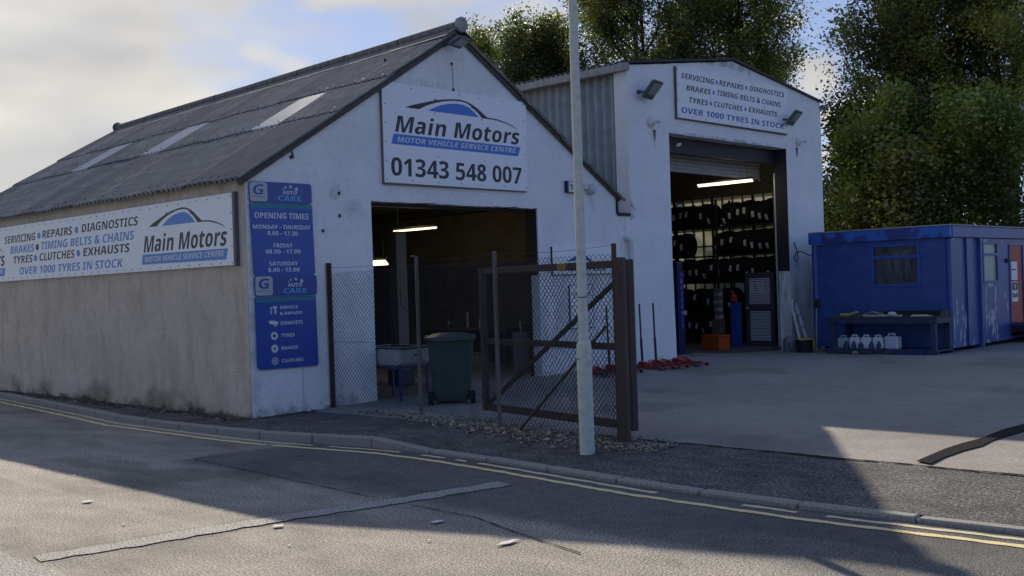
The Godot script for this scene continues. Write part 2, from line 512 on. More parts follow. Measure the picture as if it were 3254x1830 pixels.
	# roofing
	M.asbestos = grainy([[0.0, 0.12, 0.113, 0.10], [0.45, 0.19, 0.18, 0.162], [0.62, 0.25, 0.24, 0.21], [0.8, 0.33, 0.315, 0.265], [1.0, 0.20, 0.17, 0.11]], 0.02, 2.6, 0.9, grit, 0.2, 5, 61)
	M.asbestos2 = grainy([[0.0, 0.14, 0.132, 0.12], [0.45, 0.22, 0.21, 0.195], [0.7, 0.29, 0.28, 0.25], [1.0, 0.25, 0.22, 0.16]], 0.02, 2.2, 0.9, grit, 0.2, 5, 62)
	M.asbestos3 = grainy([[0.0, 0.10, 0.096, 0.09], [0.5, 0.16, 0.153, 0.142], [1.0, 0.24, 0.23, 0.20]], 0.02, 2.9, 0.88, grit, 0.2, 5, 63)
	M.grp = grainy([[0.0, 0.38, 0.38, 0.365], [1.0, 0.52, 0.52, 0.50]], 0.02, 1.7, 0.5, null, 1.0, 4, 64)
	M.ridge = grainy([[0.0, 0.08, 0.076, 0.074], [0.5, 0.15, 0.145, 0.14], [1.0, 0.24, 0.23, 0.205]], 0.02, 1.8, 0.9, grit, 0.6, 5, 65)
	M.barge = grainy([[0.0, 0.055, 0.047, 0.045], [0.6, 0.095, 0.082, 0.08], [1.0, 0.15, 0.13, 0.12]], 0.03, 1.2, 0.85, null, 1.0, 4, 66)
	M.tin = grainy([[0.0, 0.24, 0.265, 0.28], [0.5, 0.31, 0.34, 0.355], [1.0, 0.39, 0.41, 0.42]], 0.01, 1.9, 0.55, null, 1.0, 5, 67)
	M.tin.metallic_specular = 0.4
	M.fascia = grainy([[0.0, 0.22, 0.22, 0.21], [0.6, 0.32, 0.32, 0.31], [1.0, 0.40, 0.39, 0.36]], 0.02, 1.4, 0.8, null, 1.0, 4, 68)
	# ground
	var chip := ntex(noise(0.16, FastNoiseLite.TYPE_CELLULAR, 2, 70), [], 512)
	m = grainy([[0.0, 0.05, 0.048, 0.044], [0.36, 0.20, 0.192, 0.175], [0.52, 0.33, 0.315, 0.285], [0.7, 0.50, 0.48, 0.435], [1.0, 0.80, 0.775, 0.71]], 0.075, 0.9, 0.88, chip, 1.2, 3, 71)
	m.detail_enabled = true; m.detail_blend_mode = BaseMaterial3D.BLEND_MODE_MUL; m.detail_uv_layer = BaseMaterial3D.DETAIL_UV_2
	var g1 := noise(0.35, FastNoiseLite.TYPE_SIMPLEX_SMOOTH, 5, 72); var g2 := noise(2.2, FastNoiseLite.TYPE_SIMPLEX_SMOOTH, 4, 73)
	m.detail_albedo = picture(512, 1024, func(px: int, py: int) -> Color:
		var X := -12.0 + 12.0 * px / 512.0; var Z := -12.0 + 26.0 * py / 1024.0
		var k := 0.76 + 0.30 * g1.get_noise_2d(X * 2.2, Z * 0.8) + 0.22 * g2.get_noise_2d(X * 1.2, Z * 0.5)
		var seal := smoothstep(2.1, 2.35, Z + 0.25 * g1.get_noise_2d(X * 3.0, 1.0)) * smoothstep(-2.5, -2.2, X + 0.06 * g2.get_noise_2d(Z, 4.0) - 0.015 * (Z - 5.0))
		k = lerpf(k, 0.36 + 0.1 * g2.get_noise_2d(X * 2.0, Z * 2.0), seal)
		var gut := smoothstep(-1.0, -0.7, X - 0.0) * 0.25
		k *= 1.0 - gut
		var oil := clampf(g1.get_noise_2d(X * 1.3 + 30.0, Z * 0.8) * 1.5 - 0.35, 0.0, 0.28)
		k *= 1.0 - oil
		var warm := Vector3(1.0, 0.965, 0.90).lerp(Vector3(0.93, 0.96, 1.0), seal)
		return lin(minf(k * warm.x, 1.0), minf(k * warm.y, 1.0), minf(k * warm.z, 1.0)))
	mapped2(m, -12.0, -12.0, 12.0, 26.0)
	M.road = m
	M.chippings = grainy([[0.0, 0.06, 0.06, 0.058], [0.36, 0.17, 0.167, 0.16], [0.52, 0.36, 0.35, 0.33], [0.72, 0.56, 0.55, 0.51], [1.0, 0.8, 0.79, 0.74]], 0.09, 0.9, 0.85, chip, 2.0, 2, 75)
	M.tar = grainy([[0.0, 0.02, 0.02, 0.02], [1.0, 0.06, 0.057, 0.053]], 0.08, 1.0, 1.0, grit, 0.5, 3, 76)
	M.tar.metallic_specular = 0.05
	m = grainy([[0.0, 0.025, 0.025, 0.026], [0.36, 0.075, 0.073, 0.074], [0.52, 0.15, 0.145, 0.14], [0.72, 0.28, 0.27, 0.25], [1.0, 0.42, 0.41, 0.38]], 0.05, 1.1, 0.92, chip, 1.3, 3, 77)
	m.detail_enabled = true; m.detail_blend_mode = BaseMaterial3D.BLEND_MODE_MUL; m.detail_uv_layer = BaseMaterial3D.DETAIL_UV_2
	m.detail_albedo = picture(128, 640, func(px: int, py: int) -> Color:
		var X := -1.2 + 2.6 * px / 128.0; var Z := -8.0 + 22.0 * py / 640.0
		var k := 0.78 + 0.35 * g2.get_noise_2d(X * 1.6, Z * 0.9) + 0.25 * g1.get_noise_2d(X * 2, Z * 2)
		k -= 0.22
		return lin(clampf(k, 0.2, 1.0), clampf(k * 0.98, 0.2, 1.0), clampf(k * 0.96, 0.2, 1.0)))
	mapped2(m, -1.2, -8.0, 2.6, 22.0)
	M.footway = m
	m = grainy([[0.0, 0.19, 0.175, 0.157], [0.5, 0.265, 0.245, 0.22], [1.0, 0.335, 0.315, 0.283]], 0.05, 1.6, 0.88, grit, 0.35, 5, 78)
	m.detail_enabled = true; m.detail_blend_mode = BaseMaterial3D.BLEND_MODE_MUL; m.detail_uv_layer = BaseMaterial3D.DETAIL_UV_2
	m.detail_albedo = picture(512, 512, func(px: int, py: int) -> Color:
		var X := 24.0 * px / 512.0; var Z := -8.0 + 24.0 * py / 512.0
		var k := 0.84 + 0.20 * g1.get_noise_2d(X * 0.8, Z * 0.8) + 0.12 * g2.get_noise_2d(X, Z)
		k *= 1.0 - clampf(g1.get_noise_2d(X * 0.9 + 50.0, Z * 0.9) * 1.2 - 0.3, 0.0, 0.25)
		return lin(minf(k, 1.0), minf(k * 0.99, 1.0), minf(k * 0.975, 1.0)))
	mapped2(m, 0.0, -8.0, 24.0, 24.0)
	M.yard = m
	M.kerb = grainy([[0.0, 0.15, 0.145, 0.125], [0.5, 0.24, 0.23, 0.20], [1.0, 0.33, 0.32, 0.28]], 0.05, 0.8, 0.9, grit, 0.5, 5, 79)
	M.yellow = grainy([[0.0, 0.38, 0.31, 0.15], [0.35, 0.62, 0.51, 0.24], [1.0, 0.76, 0.65, 0.36]], 0.07, 0.9, 0.8, grit, 0.3, 4, 80)
	M.yellow_faded = grainy([[0.0, 0.32, 0.28, 0.18], [0.5, 0.55, 0.49, 0.32], [1.0, 0.66, 0.60, 0.42]], 0.09, 0.8, 0.8, grit, 0.3, 4, 81)
	M.grass = grainy([[0.0, 0.03, 0.035, 0.012], [0.6, 0.07, 0.075, 0.025], [1.0, 0.15, 0.13, 0.06]], 0.05, 2.0, 0.95, grit, 2.0, 4, 82)
	# paint and metal
	M.rust_steel = grainy([[0.0, 0.035, 0.024, 0.02], [0.5, 0.055, 0.038, 0.032], [0.8, 0.085, 0.055, 0.04], [1.0, 0.16, 0.10, 0.05]], 0.03, 0.6, 0.8, grit, 0.2, 5, 83)
	M.post_steel = grainy([[0.0, 0.06, 0.05, 0.045], [0.5, 0.12, 0.10, 0.088], [1.0, 0.22, 0.19, 0.16]], 0.06, 0.4, 0.75, grit, 0.3, 4, 84)
	M.wire = mat(0.025, 0.024, 0.026, 0.65, 0.2)
	M.lamp_paint = grainy([[0.0, 0.36, 0.365, 0.30], [0.4, 0.48, 0.49, 0.425], [0.8, 0.54, 0.55, 0.49], [1.0, 0.38, 0.31, 0.20]], 0.016, 0.9, 0.6, null, 1.0, 4, 85)
	M.white_board = mat(0.78, 0.79, 0.80, 0.45)
	M.ink = mat(0.028, 0.024, 0.034, 0.5)
	M.ink_blue = mat(0.055, 0.17, 0.56, 0.5)
	M.ink_navy = mat(0.03, 0.075, 0.36, 0.5)
	M.print_white = mat(0.62, 0.63, 0.65, 0.5)
	M.screw = mat(0.05, 0.05, 0.05, 0.5, 0.6)
	M.alu = mat(0.62, 0.63, 0.64, 0.4, 0.4)
	M.black = mat(0.012, 0.012, 0.013, 0.6)
	M.rubber = mat(0.009, 0.009, 0.010, 0.75, 0.0, 0.25)
	M.white_plastic = mat(0.60, 0.61, 0.60, 0.45)
	M.grey_plastic = mat(0.16, 0.16, 0.165, 0.5)
	M.glass_dark = mat(0.02, 0.022, 0.025, 0.06, 0.0, 0.6)
	M.red = mat(0.30, 0.018, 0.018, 0.45)
	M.blue_steel = mat(0.018, 0.035, 0.17, 0.5)
	M.lamp_grey = mat(0.075, 0.08, 0.085, 0.5)
	M.lamp_glass = mat(0.28, 0.29, 0.29, 0.2)
	M.glow = mat(0.9, 0.88, 0.8, 0.5)
	M.glow.emission_enabled = true
	M.glow.emission = Color(1.0, 0.93, 0.74)
	M.glow.emission_energy_multiplier = 1.5

# ------------------------------------------------------------------ road, footway, yard, bank
func make_ground() -> void:
	var b := MB.new()
	b.quad(Vector3(-400, -0.45, 400), Vector3(400, -0.45, 400), Vector3(400, -0.45, -400), Vector3(-400, -0.45, -400))
	setting("ground", b.mesh(), M.grass)
	# road
	b = MB.new()
	var pts := []
	var z := -60.0
	while z <= 40.0:
		var row := []
		for t in [0.0, 0.3, 0.8, 1.6, 3.0, 5.0, 8.0, 11.5]:
			row.append(Vector3(kx(z) + 0.05 - t, ROAD_Y - 0.005 * absf(sin(t * 0.5)), z))
		pts.append(row)
		z += 0.5
	b.sheet(pts, true)
	var road := setting("road", b.mesh(true), M.road)
	# the far side of the road
	b = MB.new()
	b.bx(-15.0, -11.4, -0.4, 0.02, -60, 40)
	setting("far_footway", b.mesh(true), M.footway)
	# footway
	b = MB.new()
	pts = []
	z = -14.0
	while z <= 40.0:
		var xr := 0.95 if z >= 0.0 else 0.03
		var row := []
		for k in 9:
			var x := lerpf(kx(z) + 0.12, xr, k / 8.0)
			row.append(Vector3(x, fh(x, z) + 0.004 * sin(z * 3.1 + x * 5.0), z))
		pts.append(row)
		z += 0.25 if z < 14 else 1.0
		if z > -0.2 and z < 0.0: z = 0.0
	b.sheet(pts)
	setting("footway", b.mesh(true), M.footway)
	# yard
	b = MB.new()
	pts = []
	z = -13.0
	while z <= 40.0:
		var row := []
		var x := 0.95
		while x <= 21.0:
			row.append(Vector3(x, gh(x, z) + (0.006 if x > 0.96 else 0.0), z))
			x += 0.5
		pts.append(row)
		z += 0.5
	b.sheet(pts)
	var yard := setting("yard", b.mesh(true), M.yard)
	# joint of tar between yard and footway
	b = MB.new()
	for i in 60:
		var z0 := 5.4 + i * 0.15; var z1 := z0 + 0.15
		var w0 := 0.012 + 0.012 * absf(sin(i * 1.7)); var xo := 0.955 + 0.012 * sin(i * 0.9)
		b.quad(Vector3(xo - w0, fh(0.94, z0) + 0.008, z0), Vector3(xo - w0, fh(0.94, z1) + 0.008, z1), Vector3(xo + w0, gh(0.97, z1) + 0.010, z1), Vector3(xo + w0, gh(0.97, z0) + 0.010, z0))
	part(yard, "tar_joint", b.mesh(), M.tar)
	# dark slot drain across the yard mouth
	b = MB.new()
	var poly := []
	for i in 21:
		poly.append([lerpf(1.12, 9.0, i / 20.0), 8.93 + 0.02 * sin(i * 1.9) + (0.0 if i else 0.05)])
	for i in 21:
		poly.append([lerpf(9.0, 1.05, i / 20.0), 9.11 + 0.025 * sin(i * 2.3)])
	b.prism(pv(poly), Vector3(0, 0.0145, 0), Vector3(1, 0, 0), Vector3(0, 0, 1), 0.004)
	part(yard, "drain_channel", b.mesh(), M.tar)
	# kerb stones
	var kerb := Node3D.new()
	kerb.name = "kerb"
	kerb.set_meta("kind", "structure")
	add_child(kerb)
	z = -14.0
	var i := 0
	while z < 15.0:
		var L := 0.914
		var z0 := z; var z1 := z + L
		var p0 := Vector3(kx(z0) + 0.0625, 0, z0); var p1 := Vector3(kx(z1) + 0.0625, 0, z1)
		p0.y = fh(p0.x, z0) + 0.03 - 0.022 * dropped(z0) + rng.randf_range(-0.004, 0.004); p1.y = fh(p1.x, z1) + 0.03 - 0.022 * dropped(z1) + rng.randf_range(-0.004, 0.004)
		var d := (p1 - p0).normalized()
		var side := Vector3.UP.cross(d).normalized()
		var bs := Basis(side, d.cross(side), d)
		var kb := MB.new()
		kb.cham(Vector3(0, -0.14, 0), Vector3(0.125, 0.28, (p1 - p0).length() - 0.012), 0.014)
		part(kerb, "kerb_stone", kb.mesh(), M.kerb, (p0 + p1) / 2, bs)
		z = z1
		i += 1
	# double yellow lines, worn
	for line in [[0.31, 0.075, M.yellow, []], [0.125, 0.062, M.yellow_faded, [[2.6, 2.85], [3.9, 4.25], [4.62, 4.8], [5.02, 5.2], [7.55, 8.4], [8.9, 9.15]]]]:
		var off: float = line[0]; var half: float = line[1] * 0.5
		var zz := -14.0
		var lb := MB.new()
		var seg := 0.06
		while zz < 16.0:
			var skip := false
			for g in line[3]:
				if zz > g[0] and zz < g[1]: skip = true
			if off > 0.2 and zz > 2.05 and zz < 2.2: skip = true
			if not skip:
				var wob := func(q: float, s: float) -> float: return 0.006 * sin(q * 13.0 + s) + 0.005 * sin(q * 31.0 + s * 3.0)
				var a0: float = kx(zz) - off - half + wob.call(zz, 1.0); var a1: float = kx(zz + seg) - off - half + wob.call(zz + seg, 1.0)
				var c0: float = kx(zz) - off + half + wob.call(zz, 2.0); var c1: float = kx(zz + seg) - off + half + wob.call(zz + seg, 2.0)
				lb.quad(Vector3(a0, ROAD_Y + 0.004, zz), Vector3(a1, ROAD_Y + 0.004, zz + seg), Vector3(c1, ROAD_Y + 0.004, zz + seg), Vector3(c0, ROAD_Y + 0.004, zz))
			zz += seg
		part(road, "yellow_line", lb.mesh(), line[2])
	# trench reinstated with loose chippings, edged in tar
	var ribbon := func(line: Array, w: float, y: float, sd: float) -> ArrayMesh:
		var rb := MB.new()
		for k in line.size() - 1:
			var a: Vector2 = line[k]; var c: Vector2 = line[k + 1]
			var steps := int(ceil(a.distance_to(c) / 0.12))
			var nrm := (c - a).normalized().orthogonal()
			for q in steps:
				var t0 := float(q) / steps; var t1 := float(q + 1) / steps
				var e := func(t: float, s: float) -> Vector3:
					var pp := a.lerp(c, t) + nrm * s * (w * 0.5 + minf(0.018, w * 0.25) * sin(t * 23.0 + sd) + minf(0.012, w * 0.2) * sin(t * 57.0 + s + sd))
					return Vector3(pp.x, y, pp.y)
				rb.quad(e.call(t0, -1.0), e.call(t1, -1.0), e.call(t1, 1.0), e.call(t0, 1.0))
		return rb.mesh()
	var trench := [Vector2(-5.2, 5.45), Vector2(-4.1, 5.64), Vector2(-3.3, 5.77), Vector2(-2.5, 5.98), Vector2(-1.3, 6.2)]
	part(road, "trench_patch", ribbon.call(trench, 0.22, ROAD_Y + 0.004, 0.0), M.chippings)
	for s in [-1.0, 1.0]:
		var edge := []
		for q in trench: edge.append(q + Vector2(0.03, 0.155) * s)
		part(road, "tar_seam", ribbon.call(edge, 0.004, ROAD_Y + 0.006, s), M.tar)
	part(road, "tar_seam", ribbon.call([Vector2(-2.2, 2.3), Vector2(-2.27, 3.4), Vector2(-2.32, 4.2), Vector2(-2.42, 5.75)], 0.012, ROAD_Y + 0.006, 2.0), M.tar)
	part(road, "tar_seam", ribbon.call([Vector2(-2.2, 2.3), Vector2(-1.88, 2.38)], 0.012, ROAD_Y + 0.0065, 2.5), M.tar)
	part(road, "tar_seam", ribbon.call([Vector2(-2.44, 6.2), Vector2(-2.46, 7.0), Vector2(-2.64, 7.6), Vector2(-2.83, 8.4)], 0.014, ROAD_Y + 0.006, 3.0), M.tar)
	# rough dressing beyond the trench
	b = MB.new()
	b.prism(pv([[-5.14, 3.2], [-5.3, 5.3], [-5.24, 6.2], [-5.5, 7.5], [-11.2, 7.5], [-11.2, 1.0], [-7.0, 1.2]]), Vector3(0, ROAD_Y + 0.003, 0), Vector3(1, 0, 0), Vector3(0, 0, 1), 0.003)
	part(road, "surface_patch", b.mesh(), M.chippings)
	# paint splashes and trodden gum on the road
	b = MB.new()
	var spots := [[-4.05, 3.72, 0.10, 0.06], [-4.3, 4.9, 0.03, 0.02], [-3.85, 4.35, 0.02, 0.02], [-2.75, 6.9, 0.12, 0.05], [-3.2, 7.3, 0.03, 0.02], [-3.5, 2.2, 0.025, 0.02], [-3.1, 3.6, 0.03, 0.015], [-2.9, 7.8, 0.22, 0.04], [-3.6, 6.0, 0.10, 0.05], [-4.9, 2.6, 0.02, 0.015], [-3.9, 6.6, 0.02, 0.02]]
	for s in spots:
		var q := []
		for k in 14:
			var a := TAU * k / 14
			var r := 0.75 + 0.35 * sin(a * 3.0 + s[0] * 9.0) * sin(a * 2.0 + s[1] * 5.0)
			q.append([s[0] + cos(a) * s[2] * r * 0.6, s[1] + sin(a) * s[3] * r])
		b.prism(pv(q), Vector3(0, ROAD_Y + 0.0095, 0), Vector3(1, 0, 0), Vector3(0, 0, 1), 0.002)
	stuff(part(road, "paint_spot", b.mesh(), mat(0.5, 0.49, 0.46, 0.9)))
	# bank of earth behind the cabin
	b = MB.new()
	pts = []
	var gn := noise(0.25, FastNoiseLite.TYPE_SIMPLEX_SMOOTH, 3, 90)
	for zi in 56:
		var bz := 0.75 - zi * 0.9 + (0.0 if zi else 0.0)
		var row := []
		for xi in 60:
			var x := 17.6 + xi * 0.8
			var t := minf((x - 17.6) / 1.5, (0.75 - bz) / 1.2)
			row.append(Vector3(x, -0.35 + 2.45 * smoothstep(0.0, 1.0, t) + 0.25 * gn.get_noise_2d(x, bz) * clampf(t, 0, 1) + clampf((x - 20.0) * 0.03, 0, 1.2), bz))
		pts.append(row)
	b.sheet(pts, true)
	setting("bank", b.mesh(), M.grass)
	# gravel along the foot of the fence
	var peb := MB.new()
	peb.lathe([Vector2(0, -0.5), Vector2(0.62, -0.36), Vector2(0.95, -0.05), Vector2(0.8, 0.3), Vector2(0.35, 0.5), Vector2(0, 0.52)], 6)
	var mm := MultiMesh.new()
	mm.transform_format = MultiMesh.TRANSFORM_3D
	mm.use_colors = true
	mm.mesh = peb.mesh()
	mm.instance_count = 3400
	for k in 3400:
		var pz: float = rng.randf_range(0.9, 6.6)
		var cx := lerp_list([0.9, 2.0, 4.0, 6.0, 6.6], [1.25, 1.2, 0.82, 0.55, 0.7], pz)
		var px: float = cx + rng.randfn(0.0, 0.17 if pz > 2.4 else 0.12)
		var r: float = rng.randf_range(0.007, 0.021) * (1.5 if rng.randf() < 0.06 else 1.0)
		var bs := Basis.from_euler(Vector3(rng.randf() * 6, rng.randf() * 6, rng.randf() * 6)).scaled(Vector3(r, r * rng.randf_range(0.5, 0.8), r * rng.randf_range(0.8, 1.4)))
		mm.set_instance_transform(k, Transform3D(bs, Vector3(px, fh(minf(px, 0.9), pz) + r * 0.35 + 0.004, pz)))
		var g: float = rng.randf_range(0.08, 0.5) * rng.randf_range(0.4, 1.0)
		mm.set_instance_color(k, Color(g, g * rng.randf_range(0.78, 0.93), g * rng.randf_range(0.48, 0.78)))
	var gi := MultiMeshInstance3D.new()
	gi.name = "gravel"
	gi.multimesh = mm
	var gm := mat(1, 1, 1, 0.85)
	gm.vertex_color_use_as_albedo = true
	gi.material_override = gm
	add_child(gi)
	tag(gi, "loose brown and grey gravel along the foot of the chain link fence", "gravel")
	stuff(gi)
	# soil, moss and broken harling along the foot of the side wall
	var mm2 := MultiMesh.new()
	mm2.transform_format = MultiMesh.TRANSFORM_3D
	mm2.use_colors = true
	mm2.mesh = peb.mesh()
	mm2.instance_count = 1500
	for k in 1500:
		var pz: float = -9.5 + 9.9 * pow(rng.randf(), 0.6)
		var px: float = -absf(rng.randfn(0.0, 0.11)) + 0.01
		if pz > 0.02: px = rng.randf_range(-0.1, 1.0); 
		if pz > 0.02: pz = 0.02 + absf(rng.randfn(0.0, 0.09))
		var r: float = rng.randf_range(0.008, 0.035)
		var bs := Basis.from_euler(Vector3(rng.randf_range(-0.4, 0.4), rng.randf() * 6, rng.randf_range(-0.4, 0.4))).scaled(Vector3(r * 1.4, r * 0.6, r))
		mm2.set_instance_transform(k, Transform3D(bs, Vector3(px, fh(px, pz) + r * 0.2, pz)))
		var g: float = rng.randf_range(0.02, 0.09) * (3.0 if rng.randf() < 0.07 else 1.0)
		mm2.set_instance_color(k, Color(g, g * 0.93, g * rng.randf_range(0.55, 0.8)))
	var gi2 := MultiMeshInstance3D.new()
	gi2.name = "rubble"
	gi2.multimesh = mm2
	gi2.material_override = gm
	add_child(gi2)
	tag(gi2, "dark soil and crumbled harling along the foot of the beige side wall", "rubble")
	stuff(gi2)

# ------------------------------------------------------------------ workshop
func corr_sheet(width: float, length: float, amp: float, wave: float, per := 8) -> ArrayMesh:
	var b := MB.new()
	var cols := int(round(width / wave * per))
	var r0 := []; var r1 := []
	for k in cols + 1:
		var x := width * k / cols
		var y := amp * sin(TAU * x / wave)
		r0.append(Vector3(x, y, 0)); r1.append(Vector3(x, y, length))
	b.sheet([r0, r1])
	# a lip of thickness along the lower edge
	for k in cols:
		b.quad(r0[k] - Vector3(0, 0.009, 0), r0[k + 1] - Vector3(0, 0.009, 0), r0[k + 1], r0[k])
	return b.mesh()
func rough_line(x0: float, x1: float, y: float, amp: float, n: int) -> Array:
	var q := []
	for k in range(1, n):
		q.append([lerpf(x0, x1, float(k) / n), y + rng.randf_range(-amp, amp)])
	return q
const A_DL := 2.23
const A_DR := 6.03
const A_DT := 3.08
func make_workshop() -> void:
	var w := thing("workshop", "white harled pitched-roof workshop with an open vehicle doorway and beige side wall", "building")
	var b := MB.new()
	var poly := [[0.0, -0.4], [A_DL, -0.4], [A_DL - 0.005, 1.0], [A_DL + 0.004, 2.0], [A_DL, A_DT]]
	poly += rough_line(A_DL, A_DR, A_DT - 0.01, 0.014, 26)
	poly += [[A_DR, A_DT], [A_DR, -0.4], [8.755, -0.4], [8.755, 3.02], [8.33, 3.02], [8.33, 3.37], [4.13, 5.93], [0.0, 3.33]]
	b.prism(pv(poly), Vector3(), Vector3(1, 0, 0), Vector3(0, 1, 0), 0.22)
	part(w, "front_wall", b.mesh(true), M.gable)
	b = MB.new()
	b.bx(-0.012, 0.2, -0.4, 3.33, -12.0, -0.222)
	b.bx(-0.012, -0.001, -0.4, 3.33, -0.2221, -0.001)
	part(w, "side_wall", b.mesh(true), M.side)
	b = MB.new()
	b.prism(pv([[0.2, -0.4], [8.3, -0.4], [8.3, 3.35], [4.13, 5.7], [0.2, 3.3]]), Vector3(0, 0, -11.8), Vector3(1, 0, 0), Vector3(0, 1, 0), 0.2)
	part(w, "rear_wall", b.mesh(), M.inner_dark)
	b = MB.new()
	b.bx(8.12, 8.3, 2.16, 3.3, -11.8, -0.23)
	part(w, "party_wall", b.mesh(), M.inner)
	b = MB.new()
	b.bx(8.06, 8.31, -0.4, 2.159, -11.8, -0.23)
	part(w, "wall_lining", b.mesh(), M.inner_dark)
	b = MB.new()
	b.bx(0.201, 0.24, -0.4, 3.25, -11.8, -0.23)
	part(w, "wall_lining", b.mesh(), M.inner_dark)
	b = MB.new()
	b.bx(A_DR - 0.012, A_DR + 0.1, 1.87, A_DT - 0.02, -0.30, -0.03)
	b.bx(A_DR - 0.02, A_DR + 0.03, 0.02, 1.87, -0.26, -0.20)
	b.bx(A_DL - 0.05, A_DR + 0.05, A_DT - 0.06, A_DT + 0.2, -0.34, -0.23)
	part(w, "door_frame", b.mesh(), M.black)
	b = MB.new()
	b.bx(0.24, 8.05, -0.3, 0.012, -11.8, -0.06)
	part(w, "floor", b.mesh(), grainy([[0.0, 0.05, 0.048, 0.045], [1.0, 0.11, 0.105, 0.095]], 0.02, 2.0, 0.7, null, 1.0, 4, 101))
	# roof
	b = MB.new()
	for side in [0, 1]:
		for k in 5:
			var t := 0.05 + 0.22 * k
			var p := Vector3(lerpf(0.1, 4.13, t), lerpf(3.26, 5.78, t), 0) if side == 0 else Vector3(lerpf(8.25, 4.13, t), lerpf(3.26, 5.78, t), 0)
			b.box(p + Vector3(0, 0, -6.0), Vector3(0.06, 0.12, 11.5))
	var roof := part(w, "roof", b.mesh(), M.inner_dark)
	var rows := [[-0.17, 2.12], [1.83, 1.34], [3.03, 1.76]]
	var meshes := []
	for r in rows: meshes.append(corr_sheet(0.83, r[1], 0.034, 0.1383, 10))
	var skins := [M.asbestos, M.asbestos2, M.asbestos3]
	var bolts := MB.new()
	for c in 16:
		for r in 3:
			for side in [0, 1]:
				var zc := 0.12 - c * 0.765
				var ry := 5.95 + 0.0145 * (zc - 0.4)
				var eave := Vector3(0.0, 3.39, zc) if side == 0 else Vector3(8.33, 3.39, zc - 0.83)
				var top := Vector3(4.13, ry, eave.z)
				var d := (top - eave).normalized()
				var x := Vector3(0, 0, -1) if side == 0 else Vector3(0, 0, 1)
				var nrm := d.cross(x)
				var lift := 0.018 * r + 0.010 * (c % 2) + rng.randf_range(0.0, 0.006)
				var at: Vector3 = eave + d * (rows[r][0] + rng.randf_range(-0.012, 0.012)) + nrm * lift
				var bs := Basis(x, nrm, d) * Basis(Vector3.RIGHT, 0.004)
				var sky_light: bool = side == 0 and r == 1 and c in [2, 7, 11]
				var sheet := part(roof, "skylight" if sky_light else "roof_sheet", meshes[r], M.grp if sky_light else skins[rng.randi() % 3 if rng.randf() < 0.6 else 0], at, bs)
				if sky_light: sheet.set_meta("label", "pale translucent plastic roof sheet")
				if side == 0:
					for e in [0.12, rows[r][1] - 0.12]:
						for k in [0.16, 0.42, 0.68]:
							if rng.randf() < 0.7:
								bolts.cham(at + x * (k + rng.randf_range(-0.04, 0.04)) + d * (e + rng.randf_range(-0.03, 0.03)) + nrm * 0.03, Vector3(0.022, 0.022, 0.022), 0.006, bs)
	stuff(part(roof, "roof_bolt", bolts.mesh(), M.screw))
	# ridge capping
	var cap := MB.new()
	cap.tube([Vector3(0, 0.085, 0), Vector3(0, 0.085, -1.5)], 0.085, 14)
	for s in [-1.0, 1.0]:
		var d := Vector3(0.8445 * s, -0.5357, 0); var nn := Vector3(0.5357 * s, 0.8445, 0)
		var a := Vector3(0.02 * s, 0.07, 0)
		for lay in [0.0]:
			var p0 := a; var p1 := a + d * 0.36
			var zz := Vector3(0, 0, -1.5)
			if s < 0: cap.quad(p1, p0, p0 + zz, p1 + zz)
			else: cap.quad(p0, p1, p1 + zz, p0 + zz)
			cap.quad(p1 - nn * 0.015, p1, p1 + zz, p1 + zz - nn * 0.015)
			cap.quad(p0, p1, p1 - nn * 0.015, p0 - nn * 0.015)
	var cm := cap.mesh()
	for k in 8:
		var zc := 0.13 - k * 1.53
		part(roof, "ridge_tile", cm, M.ridge, Vector3(4.13, 5.965 + 0.0145 * zc + rng.randf_range(-0.004, 0.004), zc), Basis(Vector3.RIGHT, -0.0145))
	b = MB.new()
	b.lathe([Vector2(0, 0), Vector2(0.075, 0), Vector2(0.085, 0.012), Vector2(0.105, 0.012), Vector2(0.128, -0.002), Vector2(0.13, -0.05), Vector2(0, -0.05)], 24)
	part(roof, "ridge_end_cap", b.mesh(), M.fascia, Vector3(4.16, 6.07, 0.16), Basis(Vector3.RIGHT, PI / 2))
	part(roof, "ridge_end_cap", b.mesh(), M.ridge, Vector3(4.13, 5.88, -12.15), Basis(Vector3.RIGHT, -PI / 2))
	# bargeboards
	for s in [0, 1]:
		var e := Vector3(-0.14, 3.27, 0.035) if s == 0 else Vector3(8.34, 3.37, 0.035)
		var t := Vector3(4.13, 5.955, 0.035)
		var d := (t - e).normalized()
		b = MB.new()
		var zax := Vector3(0, 0, 1)
		b.cham((e + t) / 2 - zax.cross(d) * (0.03 if s == 0 else -0.03) * (1 if s == 0 else 1), Vector3((t - e).length(), 0.095 if s == 0 else 0.06, 0.045), 0.006, Basis(d, zax.cross(d), zax))
		part(w, "bargeboard", b.mesh(), M.barge)
	# valley gutter where the roof meets the taller bay
	b = MB.new()
	b.bx(8.30, 8.345, 3.03, 3.42, -0.02, 0.035)
	b.bx(8.34, 8.75, 2.99, 3.055, -0.3, 0.02)
	b.bx(8.335, 8.80, 3.0, 3.03, -12.0, -0.3)
	part(w, "valley_gutter", b.mesh(), M.black)

